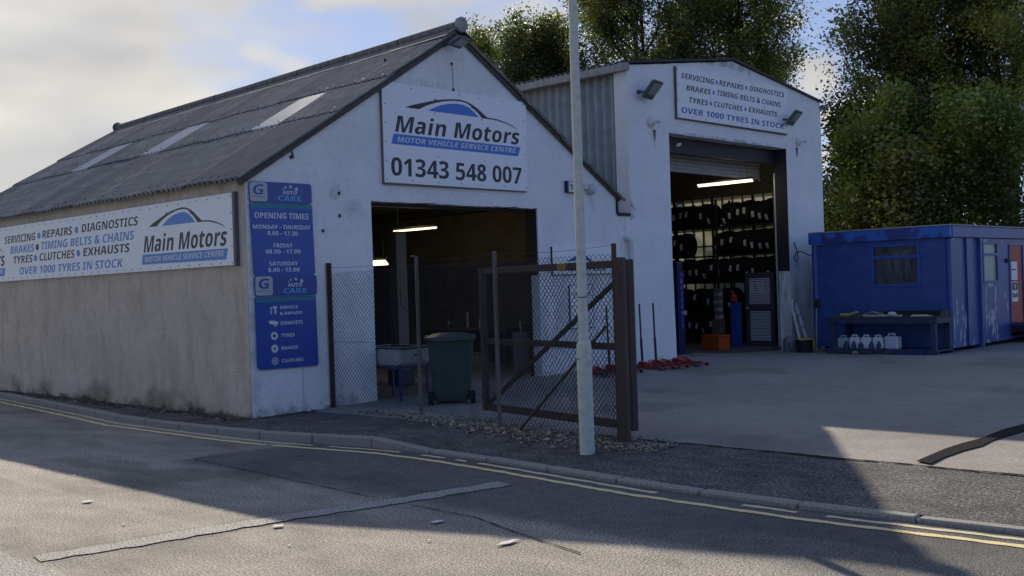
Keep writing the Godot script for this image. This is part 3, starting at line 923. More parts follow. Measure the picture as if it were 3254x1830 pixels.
# ------------------------------------------------------------------ tyre bay
const B_DL := 10.15
const B_DR := 14.93
const B_DT := 4.76
func make_tyre_bay() -> void:
	var w := thing("tyre_bay", "tall white flat-gabled tyre bay with a corrugated metal flank and raised shutter", "building")
	var b := MB.new()
	var poly := [[8.76, -0.4], [B_DL + 0.03, -0.4], [B_DL + 0.03, 0.3], [B_DL - 0.01, 2.0], [B_DL, B_DT]]
	poly += rough_line(B_DL, B_DR, B_DT - 0.005, 0.009, 22)
	poly += [[B_DR, B_DT], [B_DR, -0.4], [16.68, -0.4], [16.68, 6.03]]
	poly += rough_line(16.68, 12.66, 0.0, 0.0, 2).map(func(p): return [p[0], 6.30])
	poly += [[12.66, 6.56]]
	for k in range(1, 12):
		poly.append([lerpf(12.66, 8.76, k / 12.0), lerpf(6.56, 6.0, k / 12.0) + rng.randf_range(-0.012, 0.0)])
	poly += [[8.76, 6.0]]
	b.prism(pv(poly), Vector3(0, 0, 0), Vector3(1, 0, 0), Vector3(0, 1, 0), 0.31)
	part(w, "front_wall", b.mesh(true), M.bay_white)
	# corrugated flank
	var sheet := MB.new()
	var c0 := []; var c1 := []
	for k in 49:
		var t := k / 48.0 * 0.86
		var ph := fposmod(t / 0.215, 1.0)
		var dx := 0.042 * clampf(sin(ph * TAU) * 1.5, -1.0, 1.0)
		c0.append(Vector3(dx, 0, -t)); c1.append(Vector3(dx, 3.4, -t))
	sheet.sheet([c0, c1])
	var sm := sheet.mesh()
	for k in 15:
		part(w, "wall_sheet", sm, M.tin, Vector3(8.915 + (0.004 if k % 2 else 0.0), 2.6, -0.30 - k * 0.85))
	b = MB.new()
	b.bx(9.0, 9.06, -0.4, 5.95, -13.0, -0.31)
	b.bx(8.86, 9.0, -0.4, 2.62, -13.0, -0.31)
	b.bx(9.06, 16.45, -0.4, 6.0, -13.1, -12.9)
	b.bx(9.06, 9.9, 4.76, 5.95, -0.5, -0.312)
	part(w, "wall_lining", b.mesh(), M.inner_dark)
	# flank with the long window
	b = MB.new()
	var wz0 := -1.32; var wz1 := -5.72; var wy0 := 1.28; var wy1 := 3.9
	b.bx(16.48, 16.68, -0.4, wy0, -13.0, -0.311)
	b.bx(16.48, 16.68, wy1, 6.0, -13.0, -0.311)
	b.bx(16.48, 16.68, wy0, wy1, wz0, -0.311)
	b.bx(16.48, 16.68, wy0, wy1, -13.0, wz1)
	part(w, "window_wall", b.mesh(), M.inner_dark)
	b = MB.new()
	var nc := 14; var nr := 6
	for k in nc + 1:
		var z := lerpf(wz0, wz1, float(k) / nc)
		b.bx(16.545, 16.60, wy0, wy1, z - (0.03 if k % 4 == 2 else 0.012), z + (0.03 if k % 4 == 2 else 0.012))
	for k in nr + 1:
		var y := lerpf(wy0, wy1, float(k) / nr)
		b.bx(16.55, 16.595, y - 0.014, y + 0.014, wz1, wz0)
	var win := part(w, "window", b.mesh(), M.black)
	var pane := MB.new()
	var pw := (wz0 - wz1) / nc - 0.02; var ph2 := (wy1 - wy0) / nr - 0.025
	pane.box(Vector3(), Vector3(0.006, ph2, pw))
	var pm := pane.mesh()
	var fro := grainy([[0.0, 0.74, 0.72, 0.66], [0.5, 0.86, 0.85, 0.79], [1.0, 0.92, 0.91, 0.86]], 0.06, 0.4, 0.5, null, 1.0, 3, 111)
	fro.backlight_enabled = true; fro.backlight = Color(1.0, 1.0, 0.96)
	var fro2: StandardMaterial3D = fro.duplicate()
	fro2.albedo_color = lin(0.55, 0.66, 0.75)
	for i in nc:
		for j in nr:
			part(win, "pane", pm, fro2 if (i * 7 + j * 5) % 11 == 0 else fro, Vector3(16.575, lerpf(wy0, wy1, (j + 0.5) / nr), lerpf(wz0, wz1, (i + 0.5) / nc)))
	# roof
	b = MB.new()
	for k in 7:
		b.bx(9.0, 16.5, 5.72, 5.86, -0.9 - k * 1.9, -0.82 - k * 1.9)
	var roof := part(w, "roof", b.mesh(), M.inner_dark)
	var rl := corr_sheet(0.87, 4.12, 0.022, 0.145, 6)
	for k in 16:
		for s in [0, 1]:
			var e := Vector3(8.64, 6.045, 0.05 - k * 0.84) if s == 0 else Vector3(16.76, 6.06, 0.05 - k * 0.84 - 0.87)
			var t := Vector3(12.66, 6.62, e.z)
			var d := (t - e).normalized()
			var x := Vector3(0, 0, -1) if s == 0 else Vector3(0, 0, 1)
			part(roof, "roof_sheet", rl, M.asbestos3, e + Vector3(0, 0.006 * (k % 2), 0), Basis(x, d.cross(x), d))
	b = MB.new()
	b.box(Vector3(10.66, 6.325, 0.03), Vector3(4.08, 0.05, 0.05), Basis(Vector3(0, 0, 1), 0.1415))
	b.box(Vector3(14.71, 6.325, 0.03), Vector3(4.14, 0.05, 0.05), Basis(Vector3(0, 0, 1), -0.1365))
	part(w, "verge_trim", b.mesh(), M.black)
	b = MB.new()
	b.cham(Vector3(8.69, 5.945, -6.4), Vector3(0.13, 0.15, 13.0), 0.008)
	part(w, "fascia", b.mesh(), M.fascia)
	b = MB.new()
	b.bx(9.07, 16.4, -0.4, 0.0, -12.9, -0.32)
	part(w, "floor", b.mesh(), grainy([[0.0, 0.05, 0.048, 0.047], [1.0, 0.11, 0.105, 0.098]], 0.02, 2.0, 0.7, null, 1.0, 4, 112))
	# steel of the doorway
	b = MB.new()
	b.bx(B_DL - 0.1, B_DR + 0.12, 4.42, B_DT + 0.1, -0.42, -0.315)
	b.bx(B_DR - 0.012, B_DR + 0.05, 1.83, B_DT - 0.01, -0.309, -0.004)
	b.bx(B_DL - 0.1, B_DL + 0.03, 0.0, 4.42, -0.42, -0.315)
	var frame := part(w, "door_frame", b.mesh(), mat(0.02, 0.018, 0.022, 0.6))
	b = MB.new()
	b.bx(B_DR - 0.02, B_DR + 0.005, 0.0, 4.2, -0.36, -0.325)
	part(frame, "guide_rail", b.mesh(), M.alu)
	b = MB.new()
	b.cham(Vector3(10.9, 4.60, -0.29), Vector3(0.16, 0.07, 0.06), 0.012, Basis(Vector3(0, 0, 1), 0.25))
	part(frame, "motion_sensor", b.mesh(), M.white_plastic)
	b = MB.new()
	b.tube([Vector3(9.6, 4.66, -1.0), Vector3(15.3, 4.66, -1.0)], 0.16, 16)
	b.tube([Vector3(15.25, 4.10, -0.95), Vector3(16.3, 4.03, -0.95)], 0.03, 8)
	var sh := part(w, "roller_shutter", b.mesh(), mat(0.10, 0.098, 0.096, 0.6))
	var slat := MB.new()
	var sp := []
	for k in 9:
		var t := k / 8.0
		sp.append([0.022 * sin(t * PI), t * 0.082])
	for k in range(8, -1, -1):
		var t := k / 8.0
		sp.append([0.022 * sin(t * PI) - 0.006, t * 0.082])
	slat.prism(pv(sp), Vector3(0, 0, 0), Vector3(0, 0, 1), Vector3(0, 1, 0), 5.5)
	var slm := slat.mesh()
	var slmat := grainy([[0.0, 0.34, 0.335, 0.325], [1.0, 0.46, 0.455, 0.44]], 0.02, 1.3, 0.55, null, 1.0, 4, 113)
	for k in 6:
		part(sh, "slat", slm, slmat, Vector3(9.66, 4.11 + k * 0.083, -0.9))

# ------------------------------------------------------------------ blue site cabin
const CX := 14.33
const CZ := 4.08
func make_cabin() -> void:
	var w := thing("site_cabin", "blue steel site cabin with flaking paint and an orange red door beside the tyre bay", "cabin")
	var blue := [[0.0, 0.028, 0.060, 0.20], [0.5, 0.036, 0.078, 0.25], [1.0, 0.05, 0.10, 0.29]]
	var paint := grainy(blue, 0.01, 2.0, 0.42, null, 1.0, 4, 121)
	var fade := grainy([[0.0, 0.03, 0.05, 0.21], [0.46, 0.034, 0.06, 0.24], [0.48, 0.035, 0.13, 0.46], [1.0, 0.04, 0.15, 0.52]], 0.008, 3.0, 0.42, null, 1.0, 3, 122)
	var fn := noise(4.0, FastNoiseLite.TYPE_SIMPLEX_SMOOTH, 4, 123); var fn2 := noise(1.1, FastNoiseLite.TYPE_SIMPLEX_SMOOTH, 3, 124)
	var flaky := StandardMaterial3D.new()
	# flakes: [x, y, half width, half height] where bare white primer shows
	var fl := [[14.45, 0.45, 0.05, 0.40], [14.62, 0.85, 0.05, 0.28], [14.78, 0.30, 0.05, 0.20], [15.02, 0.72, 0.10, 0.30], [15.22, 0.60, 0.08, 0.22], [15.10, 0.22, 0.05, 0.18], [14.9, 0.95, 0.03, 0.1], [15.5, 0.15, 0.05, 0.14],
		[16.32, 0.90, 0.035, 0.55], [16.9, 0.95, 0.05, 0.5], [16.62, 0.62, 0.28, 0.17], [16.72, 0.35, 0.15, 0.2], [16.38, 0.12, 0.06, 0.2], [16.95, 0.15, 0.06, 0.3], [16.6, 1.36, 0.28, 0.05], [14.5, 2.38, 0.04, 0.05], [16.4, 2.36, 0.1, 0.04], [17.4, 2.34, 0.12, 0.03], [17.5, 1.12, 0.06, 0.08], [17.62, 0.8, 0.05, 0.2], [14.4, 0.1, 0.07, 0.08]]
	flaky.albedo_texture = picture(640, 360, func(px: int, py: int) -> Color:
		var X := 14.3 + 4.6 * px / 640.0; var Y := 2.7 - 2.7 * py / 360.0
		var c := Vector3(0.038, 0.08, 0.25) * (1.0 + 0.22 * fn2.get_noise_2d(X, Y * 0.6))
		c = c.lerp(Vector3(0.055, 0.075, 0.20), clampf(fn2.get_noise_2d(X * 2.0 + 9.0, Y) * 1.2, 0.0, 0.7))
		var k := 0.0
		for s in fl:
			var dx: float = (X - s[0]) / s[2]; var dy: float = (Y - s[1]) / s[3]
			if absf(dx) < 2.0 and absf(dy) < 2.0:
				k = maxf(k, 0.75 - (dx * dx + dy * dy) * 0.6 + 1.1 * fn.get_noise_2d(X * 2.2, Y * 0.9))
		if k > 0.42: c = Vector3(0.42, 0.44, 0.50) * (0.9 + 0.3 * fn.get_noise_2d(X, Y))
		return lin(c.x, c.y, c.z))
	flaky.roughness = 0.4
	mapped(flaky, 14.3, 2.7, 4.6, 2.7)
	var y0 := 0.075; var y1 := 2.40
	# end wall with the big window
	var b := MB.new()
	var wz0 := 2.36; var wz1 := 3.41
	var zl := 0.97
	b.bx(CX, CX + 0.06, y0, 1.42, zl, CZ - 0.10)
	b.bx(CX, CX + 0.06, 2.31, y1, zl, CZ - 0.10)
	b.bx(CX, CX + 0.06, 1.42, 2.31, zl, wz0)
	b.bx(CX, CX + 0.06, 1.42, 2.31, wz1, CZ - 0.10)
	part(w, "end_wall", b.mesh(), paint)
	b = MB.new()
	b.tube([Vector3(CX + 0.02, y0 - 0.05, zl), Vector3(CX + 0.02, y1, zl)], 0.065, 12)
	part(w, "corner_post", b.mesh(), paint)
	b = MB.new()
	b.cham(Vector3(CX + 0.05, (y0 + y1) / 2, CZ - 0.051), Vector3(0.11, y1 - y0, 0.11), 0.03)
	part(w, "corner_post", b.mesh(), flaky)
	b = MB.new()
	b.bx(CX + 0.06, 21.0, y0, y1, zl, zl + 0.05)
	b.bx(20.95, 21.0, y0, y1, zl, CZ)
	b.bx(CX + 0.06, 21.0, y0, y0 + 0.06, zl, CZ - 0.06)
	part(w, "rear_wall", b.mesh(), paint)
	# front wall: ribbed panel, post, window, door
	b = MB.new()
	b.bx(CX + 0.105, 14.95, y0, y1, CZ - 0.06, CZ - 0.01)
	b.bx(14.95, 15.25, y0, y1, CZ - 0.09, CZ - 0.055)
	b.bx(15.25, 15.55, y0, y1, CZ - 0.06, CZ - 0.015)
	b.bx(15.55, 15.93, y0, y1, CZ - 0.09, CZ - 0.05)
	b.bx(16.05, 16.20, y0, y1, CZ - 0.09, CZ - 0.03)
	b.bx(16.20, 17.06, y0, 1.42, CZ - 0.09, CZ - 0.03)
	b.bx(16.20, 17.06, 2.31, y1, CZ - 0.09, CZ - 0.03)
	b.bx(17.06, 17.80, y0, y1, CZ - 0.09, CZ - 0.03)
	b.bx(17.80, 18.72, 2.28, y1, CZ - 0.09, CZ - 0.03)
	b.bx(18.72, 21.0, y0, y1, CZ - 0.09, CZ - 0.03)
	part(w, "front_wall", b.mesh(), flaky)
	b = MB.new()
	b.cham(Vector3(15.99, (y0 + 2.64) / 2 - 0.03, CZ - 0.02), Vector3(0.12, 2.64 - y0 + 0.06, 0.09), 0.015)
	part(w, "wall_post", b.mesh(), paint)
	# fascia and roof
	b = MB.new()
	b.cham(Vector3(CX - 0.02, 2.53, (zl + CZ) / 2 - 0.04), Vector3(0.10, 0.25, CZ - zl + 0.14), 0.012)
	part(w, "fascia", b.mesh(), fade)
	b = MB.new()
	b.cham(Vector3(17.72, 2.53, CZ - 0.01), Vector3(6.66, 0.25, 0.09), 0.012)
	part(w, "fascia", b.mesh(), flaky)
	b = MB.new()
	b.bx(CX - 0.08, 21.05, 2.655, 2.685, zl - 0.1, CZ + 0.05)
	part(w, "roof", b.mesh(), grainy([[0.0, 0.25, 0.26, 0.22], [1.0, 0.38, 0.39, 0.34]], 0.02, 1.5, 0.8, null, 1.0, 4, 125))
	# windows
	for d in [[0], [1]]:
		var end: bool = d[0] == 0
		b = MB.new()
		var fr := 0.035
		var fx := func(u0: float, u1: float, v0: float, v1: float, out: float) -> void:
			if end: b.bx(CX - out, CX + 0.03, v0, v1, u0, u1)
			else: b.bx(u0, u1, v0, v1, CZ - 0.06, CZ - 0.03 + out)
		var u0 := wz0 if end else 16.20; var u1 := wz1 if end else 17.06
		var vm := 2.05
		fx.call(u0 - 0.02, u1 + 0.02, 2.31 - fr, 2.325, 0.02)
		fx.call(u0 - 0.02, u1 + 0.02, 1.41, 1.42 + fr, 0.02)
		fx.call(u0 - 0.02, u0 + fr, 1.42 + fr, 2.31 - fr, 0.018)
		fx.call(u1 - fr, u1 + 0.02, 1.42 + fr, 2.31 - fr, 0.018)
		fx.call(u0 + fr, u1 - fr, vm - fr, vm + fr * 0.6, 0.016)
		var win := part(w, "window", b.mesh(), mat(0.03, 0.09, 0.36, 0.4) if end else paint)
		for v in [[1.45, vm - 0.03], [vm + 0.02, 2.28]]:
			b = MB.new()
			if end: b.bx(CX + 0.03, CX + 0.036, v[0], v[1], u0 + 0.03, u1 - 0.03)
			else: b.bx(u0 + 0.03, u1 - 0.03, v[0], v[1], CZ - 0.055, CZ - 0.049)
			var gm: StandardMaterial3D
			if end:
				gm = mat(0.05, 0.05, 0.055, 0.04); gm.transparency = BaseMaterial3D.TRANSPARENCY_ALPHA; gm.albedo_color.a = 0.25
			else: gm = mat(0.27, 0.30, 0.27, 0.25)
			part(win, "pane", b.mesh(), gm)
	# blind of hanging strips behind the end window
	b = MB.new()
	b.bx(CX + 0.10, CX + 0.11, 1.42, 2.31, 2.3, 3.45)
	part(w, "window_lining", b.mesh(), mat(0.03, 0.024, 0.022, 0.9))
	var cl := MB.new()
	for k in 3:
		cl.prism(pv([[0.0, 0.0], [0.05, -0.25], [0.09, -0.55], [0.13, -0.3], [0.17, -0.5], [0.19, -0.1], [0.15, 0.03]]), Vector3(CX + 0.092, 2.10 + 0.03 * k, 2.55 + 0.22 * k), Vector3(0, 0, 1), Vector3(0, 1, 0), 0.003)
	part(w, "curtain", cl.mesh(), mat(0.22, 0.21, 0.20, 0.9))
	# door
	b = MB.new()
	b.cham(Vector3(18.24, 1.24, CZ - 0.06), Vector3(0.84, 2.06, 0.05), 0.01)
	var door := part(w, "door", b.mesh(), grainy([[0.0, 0.36, 0.045, 0.022], [0.7, 0.42, 0.055, 0.027], [1.0, 0.48, 0.08, 0.04]], 0.02, 1.6, 0.5, null, 1.0, 4, 126))
	b = MB.new()
	for p in [[17.80, 17.83, 0.2, 2.28], [18.68, 18.72, 0.2, 2.28]]: b.bx(p[0], p[1], p[2], p[3], CZ - 0.08, CZ - 0.01)
	b.bx(17.83, 18.68, 2.25, 2.28, CZ - 0.08, CZ - 0.01)
	part(door, "door_frame", b.mesh(), paint)
	var dz := CZ - 0.032
	var ax := Vector3(1, 0, 0); var ay := Vector3(0, 1, 0)
	part(door, "notice", flat([[17.95, 1.44], [18.33, 1.44], [18.33, 1.87], [17.95, 1.87]], Vector3(0, 0, dz), ax, ay), M.white_board)
	part(door, "notice_print", flat([[17.98, 1.67], [18.26, 1.675], [18.26, 1.70], [17.98, 1.705]], Vector3(0, 0, dz + 0.003), ax, ay), M.ink)
	part(door, "notice", flat(rounded(17.95, 18.33, 0.93, 1.40, 0.03), Vector3(0, 0, dz), ax, ay), M.white_board)
	part(door, "notice_print", flat(rounded(17.97, 18.31, 1.20, 1.38, 0.03), Vector3(0, 0, dz + 0.003), ax, ay), mat(0.02, 0.03, 0.10, 0.5))
	part(door, "notice_print", flat(ellipse(18.14, 1.29, 0.04, 0.06, 12), Vector3(0, 0, dz + 0.006), ax, ay), M.print_white)
	part(door, "notice_print", flat([[17.98, 1.03], [18.30, 1.03], [18.30, 1.15], [18.14, 1.11], [17.98, 1.15]], Vector3(0, 0, dz + 0.003), ax, ay), mat(0.03, 0.16, 0.10, 0.5))
	b = MB.new()
	b.lathe([Vector2(0, 0), Vector2(0.055, 0), Vector2(0.055, 0.03), Vector2(0.02, 0.05), Vector2(0, 0.05)], 14, Vector3(17.62, 1.9, CZ - 0.03), Basis(Vector3.RIGHT, PI / 2))
	part(w, "doorbell", b.mesh(), M.black)
	# feet and the ramp to the door
	b = MB.new()
	for x in [15.9, 16.1, 19.5]:
		b.bx(x, x + 0.14, -0.14, y0, CZ - 0.2, CZ - 0.06)
		b.bx(x, x + 0.14, -0.14, y0, zl + 0.05, zl + 0.2)
	b.bx(14.5, 14.64, -0.14, y0, CZ - 0.3, CZ - 0.16)
	b.bx(14.5, 14.64, -0.14, y0, zl + 0.1, zl + 0.24)
	part(w, "foot", b.mesh(), paint)
	b = MB.new()
	b.prism(pv([[17.72, 0.40], [17.86, 0.46], [19.2, 0.40], [20.4, -0.05], [20.2, -0.05], [19.0, 0.24], [17.75, 0.28]]), Vector3(0, 0, CZ + 0.9), ax, ay, 0.9)
	part(w, "door_ramp", b.mesh(), mat(0.02, 0.026, 0.07, 0.6))

# ------------------------------------------------------------------ signs
const CAR := [[2.939, 4.587], [3.1, 4.638], [3.273, 4.682], [3.571, 4.756], [3.581, 4.79], [3.635, 4.77], [3.782, 4.796], [3.968, 4.818], [4.157, 4.829], [4.308, 4.812], [4.441, 4.77], [4.556, 4.718], [4.671, 4.652], [4.786, 4.588], [5.027, 4.578], [5.23, 4.545], [5.415, 4.496], [5.548, 4.432], [5.414, 4.479], [5.229, 4.524], [5.026, 4.556], [4.785, 4.565], [4.657, 4.563], [4.562, 4.642], [4.467, 4.703], [4.415, 4.712], [4.401, 4.742], [4.307, 4.785], [4.155, 4.801], [3.967, 4.792], [3.781, 4.763], [3.578, 4.716], [3.414, 4.662], [3.234, 4.581]]
const WINDOW := [[3.428, 4.577], [3.557, 4.636], [3.704, 4.691], [3.872, 4.73], [4.059, 4.753], [4.229, 4.749], [4.362, 4.713], [4.475, 4.648], [4.573, 4.573], [3.957, 4.575]]
func logo(p: Node, o: Vector3, ux: Vector3, uy: Vector3, s: Vector2, t: Vector2, dark: Material, blue: Material) -> void:
	var f := func(a: Array) -> Array: return a.map(func(q): return Vector2(q[0] * s.x + t.x, q[1] * s.y + t.y))
	var u := func(x: float) -> float: return x * s.x + t.x
	var v := func(y: float) -> float: return y * s.y + t.y
	part(p, "car_outline", flat(f.call(CAR), o, ux, uy), dark)
	part(p, "car_window", flat(f.call(WINDOW), o, ux, uy), blue)
	part(p, "lettering", lettering("Main Motors", o, ux, uy, u.call(2.72), u.call(5.60), v.call(4.18), 0.262 * s.y, 0.26), dark)
	part(p, "band", flat(f.call([[2.634, 3.985], [5.52, 3.97], [5.588, 4.132], [2.69, 4.148]]), o, ux, uy), blue)
	part(p, "lettering", lettering("MOTOR VEHICLE SERVICE CENTRE", o + ux.cross(uy) * 0.002, ux, uy, u.call(2.755), u.call(5.47), v.call(4.022), 0.084 * s.y, 0.3), M.print_white)
func screws(p: Node, pts: Array, o: Vector3, ux: Vector3, uy: Vector3) -> void:
	var b := MB.new()
	var w := ux.cross(uy)
	for q in pts:
		b.lathe([Vector2(0.011, 0), Vector2(0.009, 0.006), Vector2(0, 0.007)], 8, o + ux * q[0] + uy * q[1], Basis(ux, w, -uy))
	stuff(part(p, "screw", b.mesh(), M.screw))
func edge_points(x0: float, x1: float, y0: float, y1: float, nx: int, ny: int, m: float) -> Array:
	var q := []
	for k in nx + 1:
		var x := lerpf(x0 + m, x1 - m, float(k) / nx)
		q.append([x + rng.randf_range(-0.04, 0.04) * (1 if k > 0 and k < nx else 0), y1 - m]); q.append([x + rng.randf_range(-0.04, 0.04) * (1 if k > 0 and k < nx else 0), y0 + m])
	for k in range(1, ny):
		var y := lerpf(y0 + m, y1 - m, float(k) / ny)
		q.append([x0 + m, y]); q.append([x1 - m, y])
	return q
func make_signs() -> void:
	var ax := Vector3(1, 0, 0); var ay := Vector3(0, 1, 0)
	# board over the workshop doorway
	var t := thing("garage_sign", "large white sign with a dark car outline and phone number above workshop doorway", "sign", Vector3(0, 0, 0))
	var b := MB.new()
	b.prism(pv([[2.475, 3.372], [5.735, 3.362], [5.765, 4.945], [2.480, 4.962]]), Vector3(0, 0, 0.05), ax, ay, 0.035)
	part(t, "board", b.mesh(), M.white_board)
	b = MB.new()
	b.bx(2.462, 2.477, 3.36, 4.97, 0.004, 0.046); b.bx(2.47, 5.73, 3.345, 3.361, 0.004, 0.044)
	part(t, "frame", b.mesh(), mat(0.16, 0.13, 0.11, 0.8))
	var o := Vector3(0, 0, 0.05)
	logo(t, o, ax, ay, Vector2.ONE, Vector2.ZERO, M.ink, M.ink_blue)
	part(t, "lettering", lettering("01343 548 007", o, ax, ay, 2.615, 5.60, 3.485, 0.285, 0.02), M.ink)
	screws(t, edge_points(2.475, 5.745, 3.37, 4.95, 6, 5, 0.05) + [[3.58, 4.55], [4.64, 4.54], [3.6, 4.16], [4.66, 4.14], [3.62, 3.84], [4.68, 3.83]], o, ax, ay)
	# long board on the side wall
	t = thing("garage_sign", "long white sign listing services along the beige side wall", "sign", Vector3(0, 0, 0))
	var zx := Vector3(0, 0, 1)
	o = Vector3(-0.065, 0, 0)
	b = MB.new()
	b.prism(pv([[-11.6, 2.09], [-0.225, 2.115], [-0.235, 3.135], [-11.6, 3.14]]), o, zx, ay, 0.05)
	part(t, "board", b.mesh(), M.white_board)
	b = MB.new()
	b.bx(-0.075, -0.014, 2.10, 3.145, -0.226, -0.165)
	part(t, "frame", b.mesh(), mat(0.10, 0.10, 0.115, 0.6))
	var ink2 := mat(0.055, 0.05, 0.05, 0.6); var blue2 := mat(0.11, 0.26, 0.56, 0.6)
	for off in [0.0, -8.05]:
		logo(t, o, zx, ay, Vector2(0.865, 0.966), Vector2(-2.934 - 2.634 * 0.865 + off, 2.215 - 3.985 * 0.966), ink2, blue2)
	var words := [["SERVICING", -8.42, -6.96, 2.82, 0], ["REPAIRS", -6.67, -5.40, 2.835, 0], ["DIAGNOSTICS", -5.04, -3.0, 2.85, 0],
		["BRAKES", -8.15, -7.03, 2.615, 1], ["TIMING BELTS & CHAINS", -6.75, -3.15, 2.63, 1],
		["TYRES", -8.04, -7.12, 2.42, 0], ["CLUTCHES", -6.83, -5.34, 2.428, 0], ["EXHAUSTS", -5.01, -3.31, 2.438, 0], ["OVER 1000 TYRES IN STOCK", -7.76, -3.56, 2.203, 1]]
	for w in words:
		part(t, "lettering", lettering(w[0], o, zx, ay, w[1], w[2], w[3], 0.138, 0.25, true), blue2 if w[4] else ink2)
	for d in [[-6.81, 2.89, 1], [-5.24, 2.905, 1], [-6.9, 2.685, 0], [-7.0, 2.49, 1], [-5.2, 2.50, 1]]:
		part(t, "bullet", flat(ellipse(d[0], d[1], 0.07, 0.06, 16), o, zx, ay), blue2 if d[2] else ink2)
	screws(t, edge_points(-11.6, -0.23, 2.105, 3.13, 38, 4, 0.045), o, zx, ay)
	# board on the tyre bay
	t = thing("garage_sign", "white sign with slanted lettering on the tyre bay gable above the shutter", "sign", Vector3(0, 0, 0))
	o = Vector3(0, 0, 0.05)
	b = MB.new()
	b.prism(pv([[10.41, 5.10], [14.93, 5.112], [14.98, 6.175], [10.445, 6.165]]), o, ax, ay, 0.035)
	part(t, "board", b.mesh(), M.white_board)
	b = MB.new()
	b.bx(10.385, 10.41, 5.06, 6.17, 0.004, 0.047)
	b.bx(10.40, 14.92, 5.075, 5.098, 0.004, 0.045)
	part(t, "frame", b.mesh(), mat(0.10, 0.085, 0.075, 0.8))
	words = [["SERVICING", 10.58, 11.84, 5.94, 0], ["REPAIRS", 12.03, 13.04, 5.95, 0], ["DIAGNOSTICS", 13.28, 14.84, 5.965, 0],
		["BRAKES", 10.76, 11.70, 5.70, 0], ["TIMING BELTS & CHAINS", 11.91, 14.66, 5.718, 0],
		["TYRES", 10.82, 11.58, 5.452, 0], ["CLUTCHES", 11.78, 12.96, 5.46, 0], ["EXHAUSTS", 13.21, 14.48, 5.472, 0], ["OVER 1000 TYRES IN STOCK", 10.55, 14.79, 5.208, 1]]
	for w in words:
		part(t, "lettering", lettering(w[0], o, ax, ay, w[1], w[2], w[3], 0.115 if w[4] == 0 else 0.123, 0.3 if w[4] == 0 else 0.2, true), M.ink_navy if w[4] else M.ink)
	for d in [[11.93, 6.0], [13.14, 6.01], [11.80, 5.76], [11.67, 5.51], [13.08, 5.52]]:
		part(t, "bullet", flat(ellipse(d[0], d[1], 0.045, 0.048, 16), o, ax, ay), M.ink_blue)
	screws(t, edge_points(10.42, 14.94, 5.10, 6.165, 9, 3, 0.05) + [[11.7, 5.62], [12.6, 5.6], [13.9, 5.63]], o, ax, ay)
	# blue plates at the corner
	o = Vector3(0, 0, 0.035)
	var deep := mat(0.018, 0.055, 0.27, 0.22); var deep2 := mat(0.012, 0.06, 0.33, 0.22)
	for k in 2:
		var y := 2.985 if k == 0 else 1.655
		var x := 0.05 if k == 0 else 0.09
		t = thing("header_plate", "small blue and silver plate with a G badge above the opening times board" if k == 0 else "small blue and silver plate with a G badge above the services board", "sign", Vector3(0, 0, 0), 0.0, "badge plates on the workshop corner")
		b = MB.new()
		b.prism(pv(rounded(x, x + 1.05, y, y + 0.295, 0.045)), o, ax, ay, 0.02)
		part(t, "plate", b.mesh(), deep)
		part(t, "badge", flat(rounded(x + 0.006, x + 0.29, y + 0.015, y + 0.285, 0.04), o, ax, ay), mat(0.40, 0.42, 0.45, 0.3))
		part(t, "lettering", lettering("G", o + Vector3(0, 0, 0.003), ax, ay, x + 0.05, x + 0.235, y + 0.11, 0.14, 0.15), deep)
		part(t, "badge_line", flat([[x + 0.03, y + 0.075], [x + 0.26, y + 0.075], [x + 0.26, y + 0.085], [x + 0.03, y + 0.085]], o + Vector3(0, 0, 0.003), ax, ay), mat(0.2, 0.2, 0.2, 0.5))
		part(t, "lettering", lettering("AUTO", o, ax, ay, x + 0.545, x + 0.79, y + 0.128, 0.052, 0.0), M.print_white)
		part(t, "lettering", lettering("CARE", o, ax, ay, x + 0.47, x + 0.865, y + 0.036, 0.07, 0.0, true), mat(0.10, 0.38, 0.70, 0.5))
		for s in [[0.56, 0.205, 0.015, 0.4], [0.60, 0.228, 0.022, 0.3], [0.685, 0.238, 0.032, 0.0], [0.785, 0.208, 0.04, -0.4]]:
			var q := []
			for i in 10:
				var a: float = PI / 2 + TAU * i / 10.0 + s[3]
				var r: float = s[2] * (1.0 if i % 2 == 0 else 0.42)
				q.append([x + s[0] + cos(a) * r, y + s[1] + sin(a) * r])
			part(t, "star", flat(q, o, ax, ay), M.print_white)
	t = thing("opening_times_board", "blue board of white opening times on the workshop corner", "sign", Vector3(0, 0, 0))
	b = MB.new()
	b.prism(pv([[0.052, 2.975], [1.10, 2.975], [1.12, 1.985], [1.09, 1.95], [0.125, 1.95], [0.09, 1.98]]), o, ax, ay, 0.02)
	part(t, "board", b.mesh(), deep2)
	part(t, "band", flat([[0.055, 2.908], [1.098, 2.908], [1.096, 2.972], [0.056, 2.972]], o, ax, ay), mat(0.01, 0.17, 0.26, 0.3))
	for w in [["OPENING TIMES", 0.118, 1.03, 2.762, 0.080], ["MONDAY - THURSDAY", 0.088, 1.062, 2.612, 0.058], ["8.00 - 17.30", 0.32, 0.835, 2.522, 0.058], ["FRIDAY", 0.415, 0.738, 2.35, 0.056], ["08.00 - 17.00", 0.285, 0.872, 2.262, 0.056], ["SATURDAY", 0.336, 0.818, 2.09, 0.056], ["8.00 - 13.00", 0.315, 0.842, 2.002, 0.056]]:
		part(t, "lettering", lettering(w[0], o, ax, ay, w[1], w[2], w[3], w[4], 0.0, true), M.print_white)
	t = thing("services_board", "blue board with five service symbols low on the workshop corner", "sign", Vector3(0, 0, 0))
	b = MB.new()
	b.prism(pv([[0.09, 1.645], [1.115, 1.645], [1.125, 0.64], [1.09, 0.615], [0.14, 0.625], [0.095, 0.66]]), o, ax, ay, 0.02)
	part(t, "board", b.mesh(), deep2)
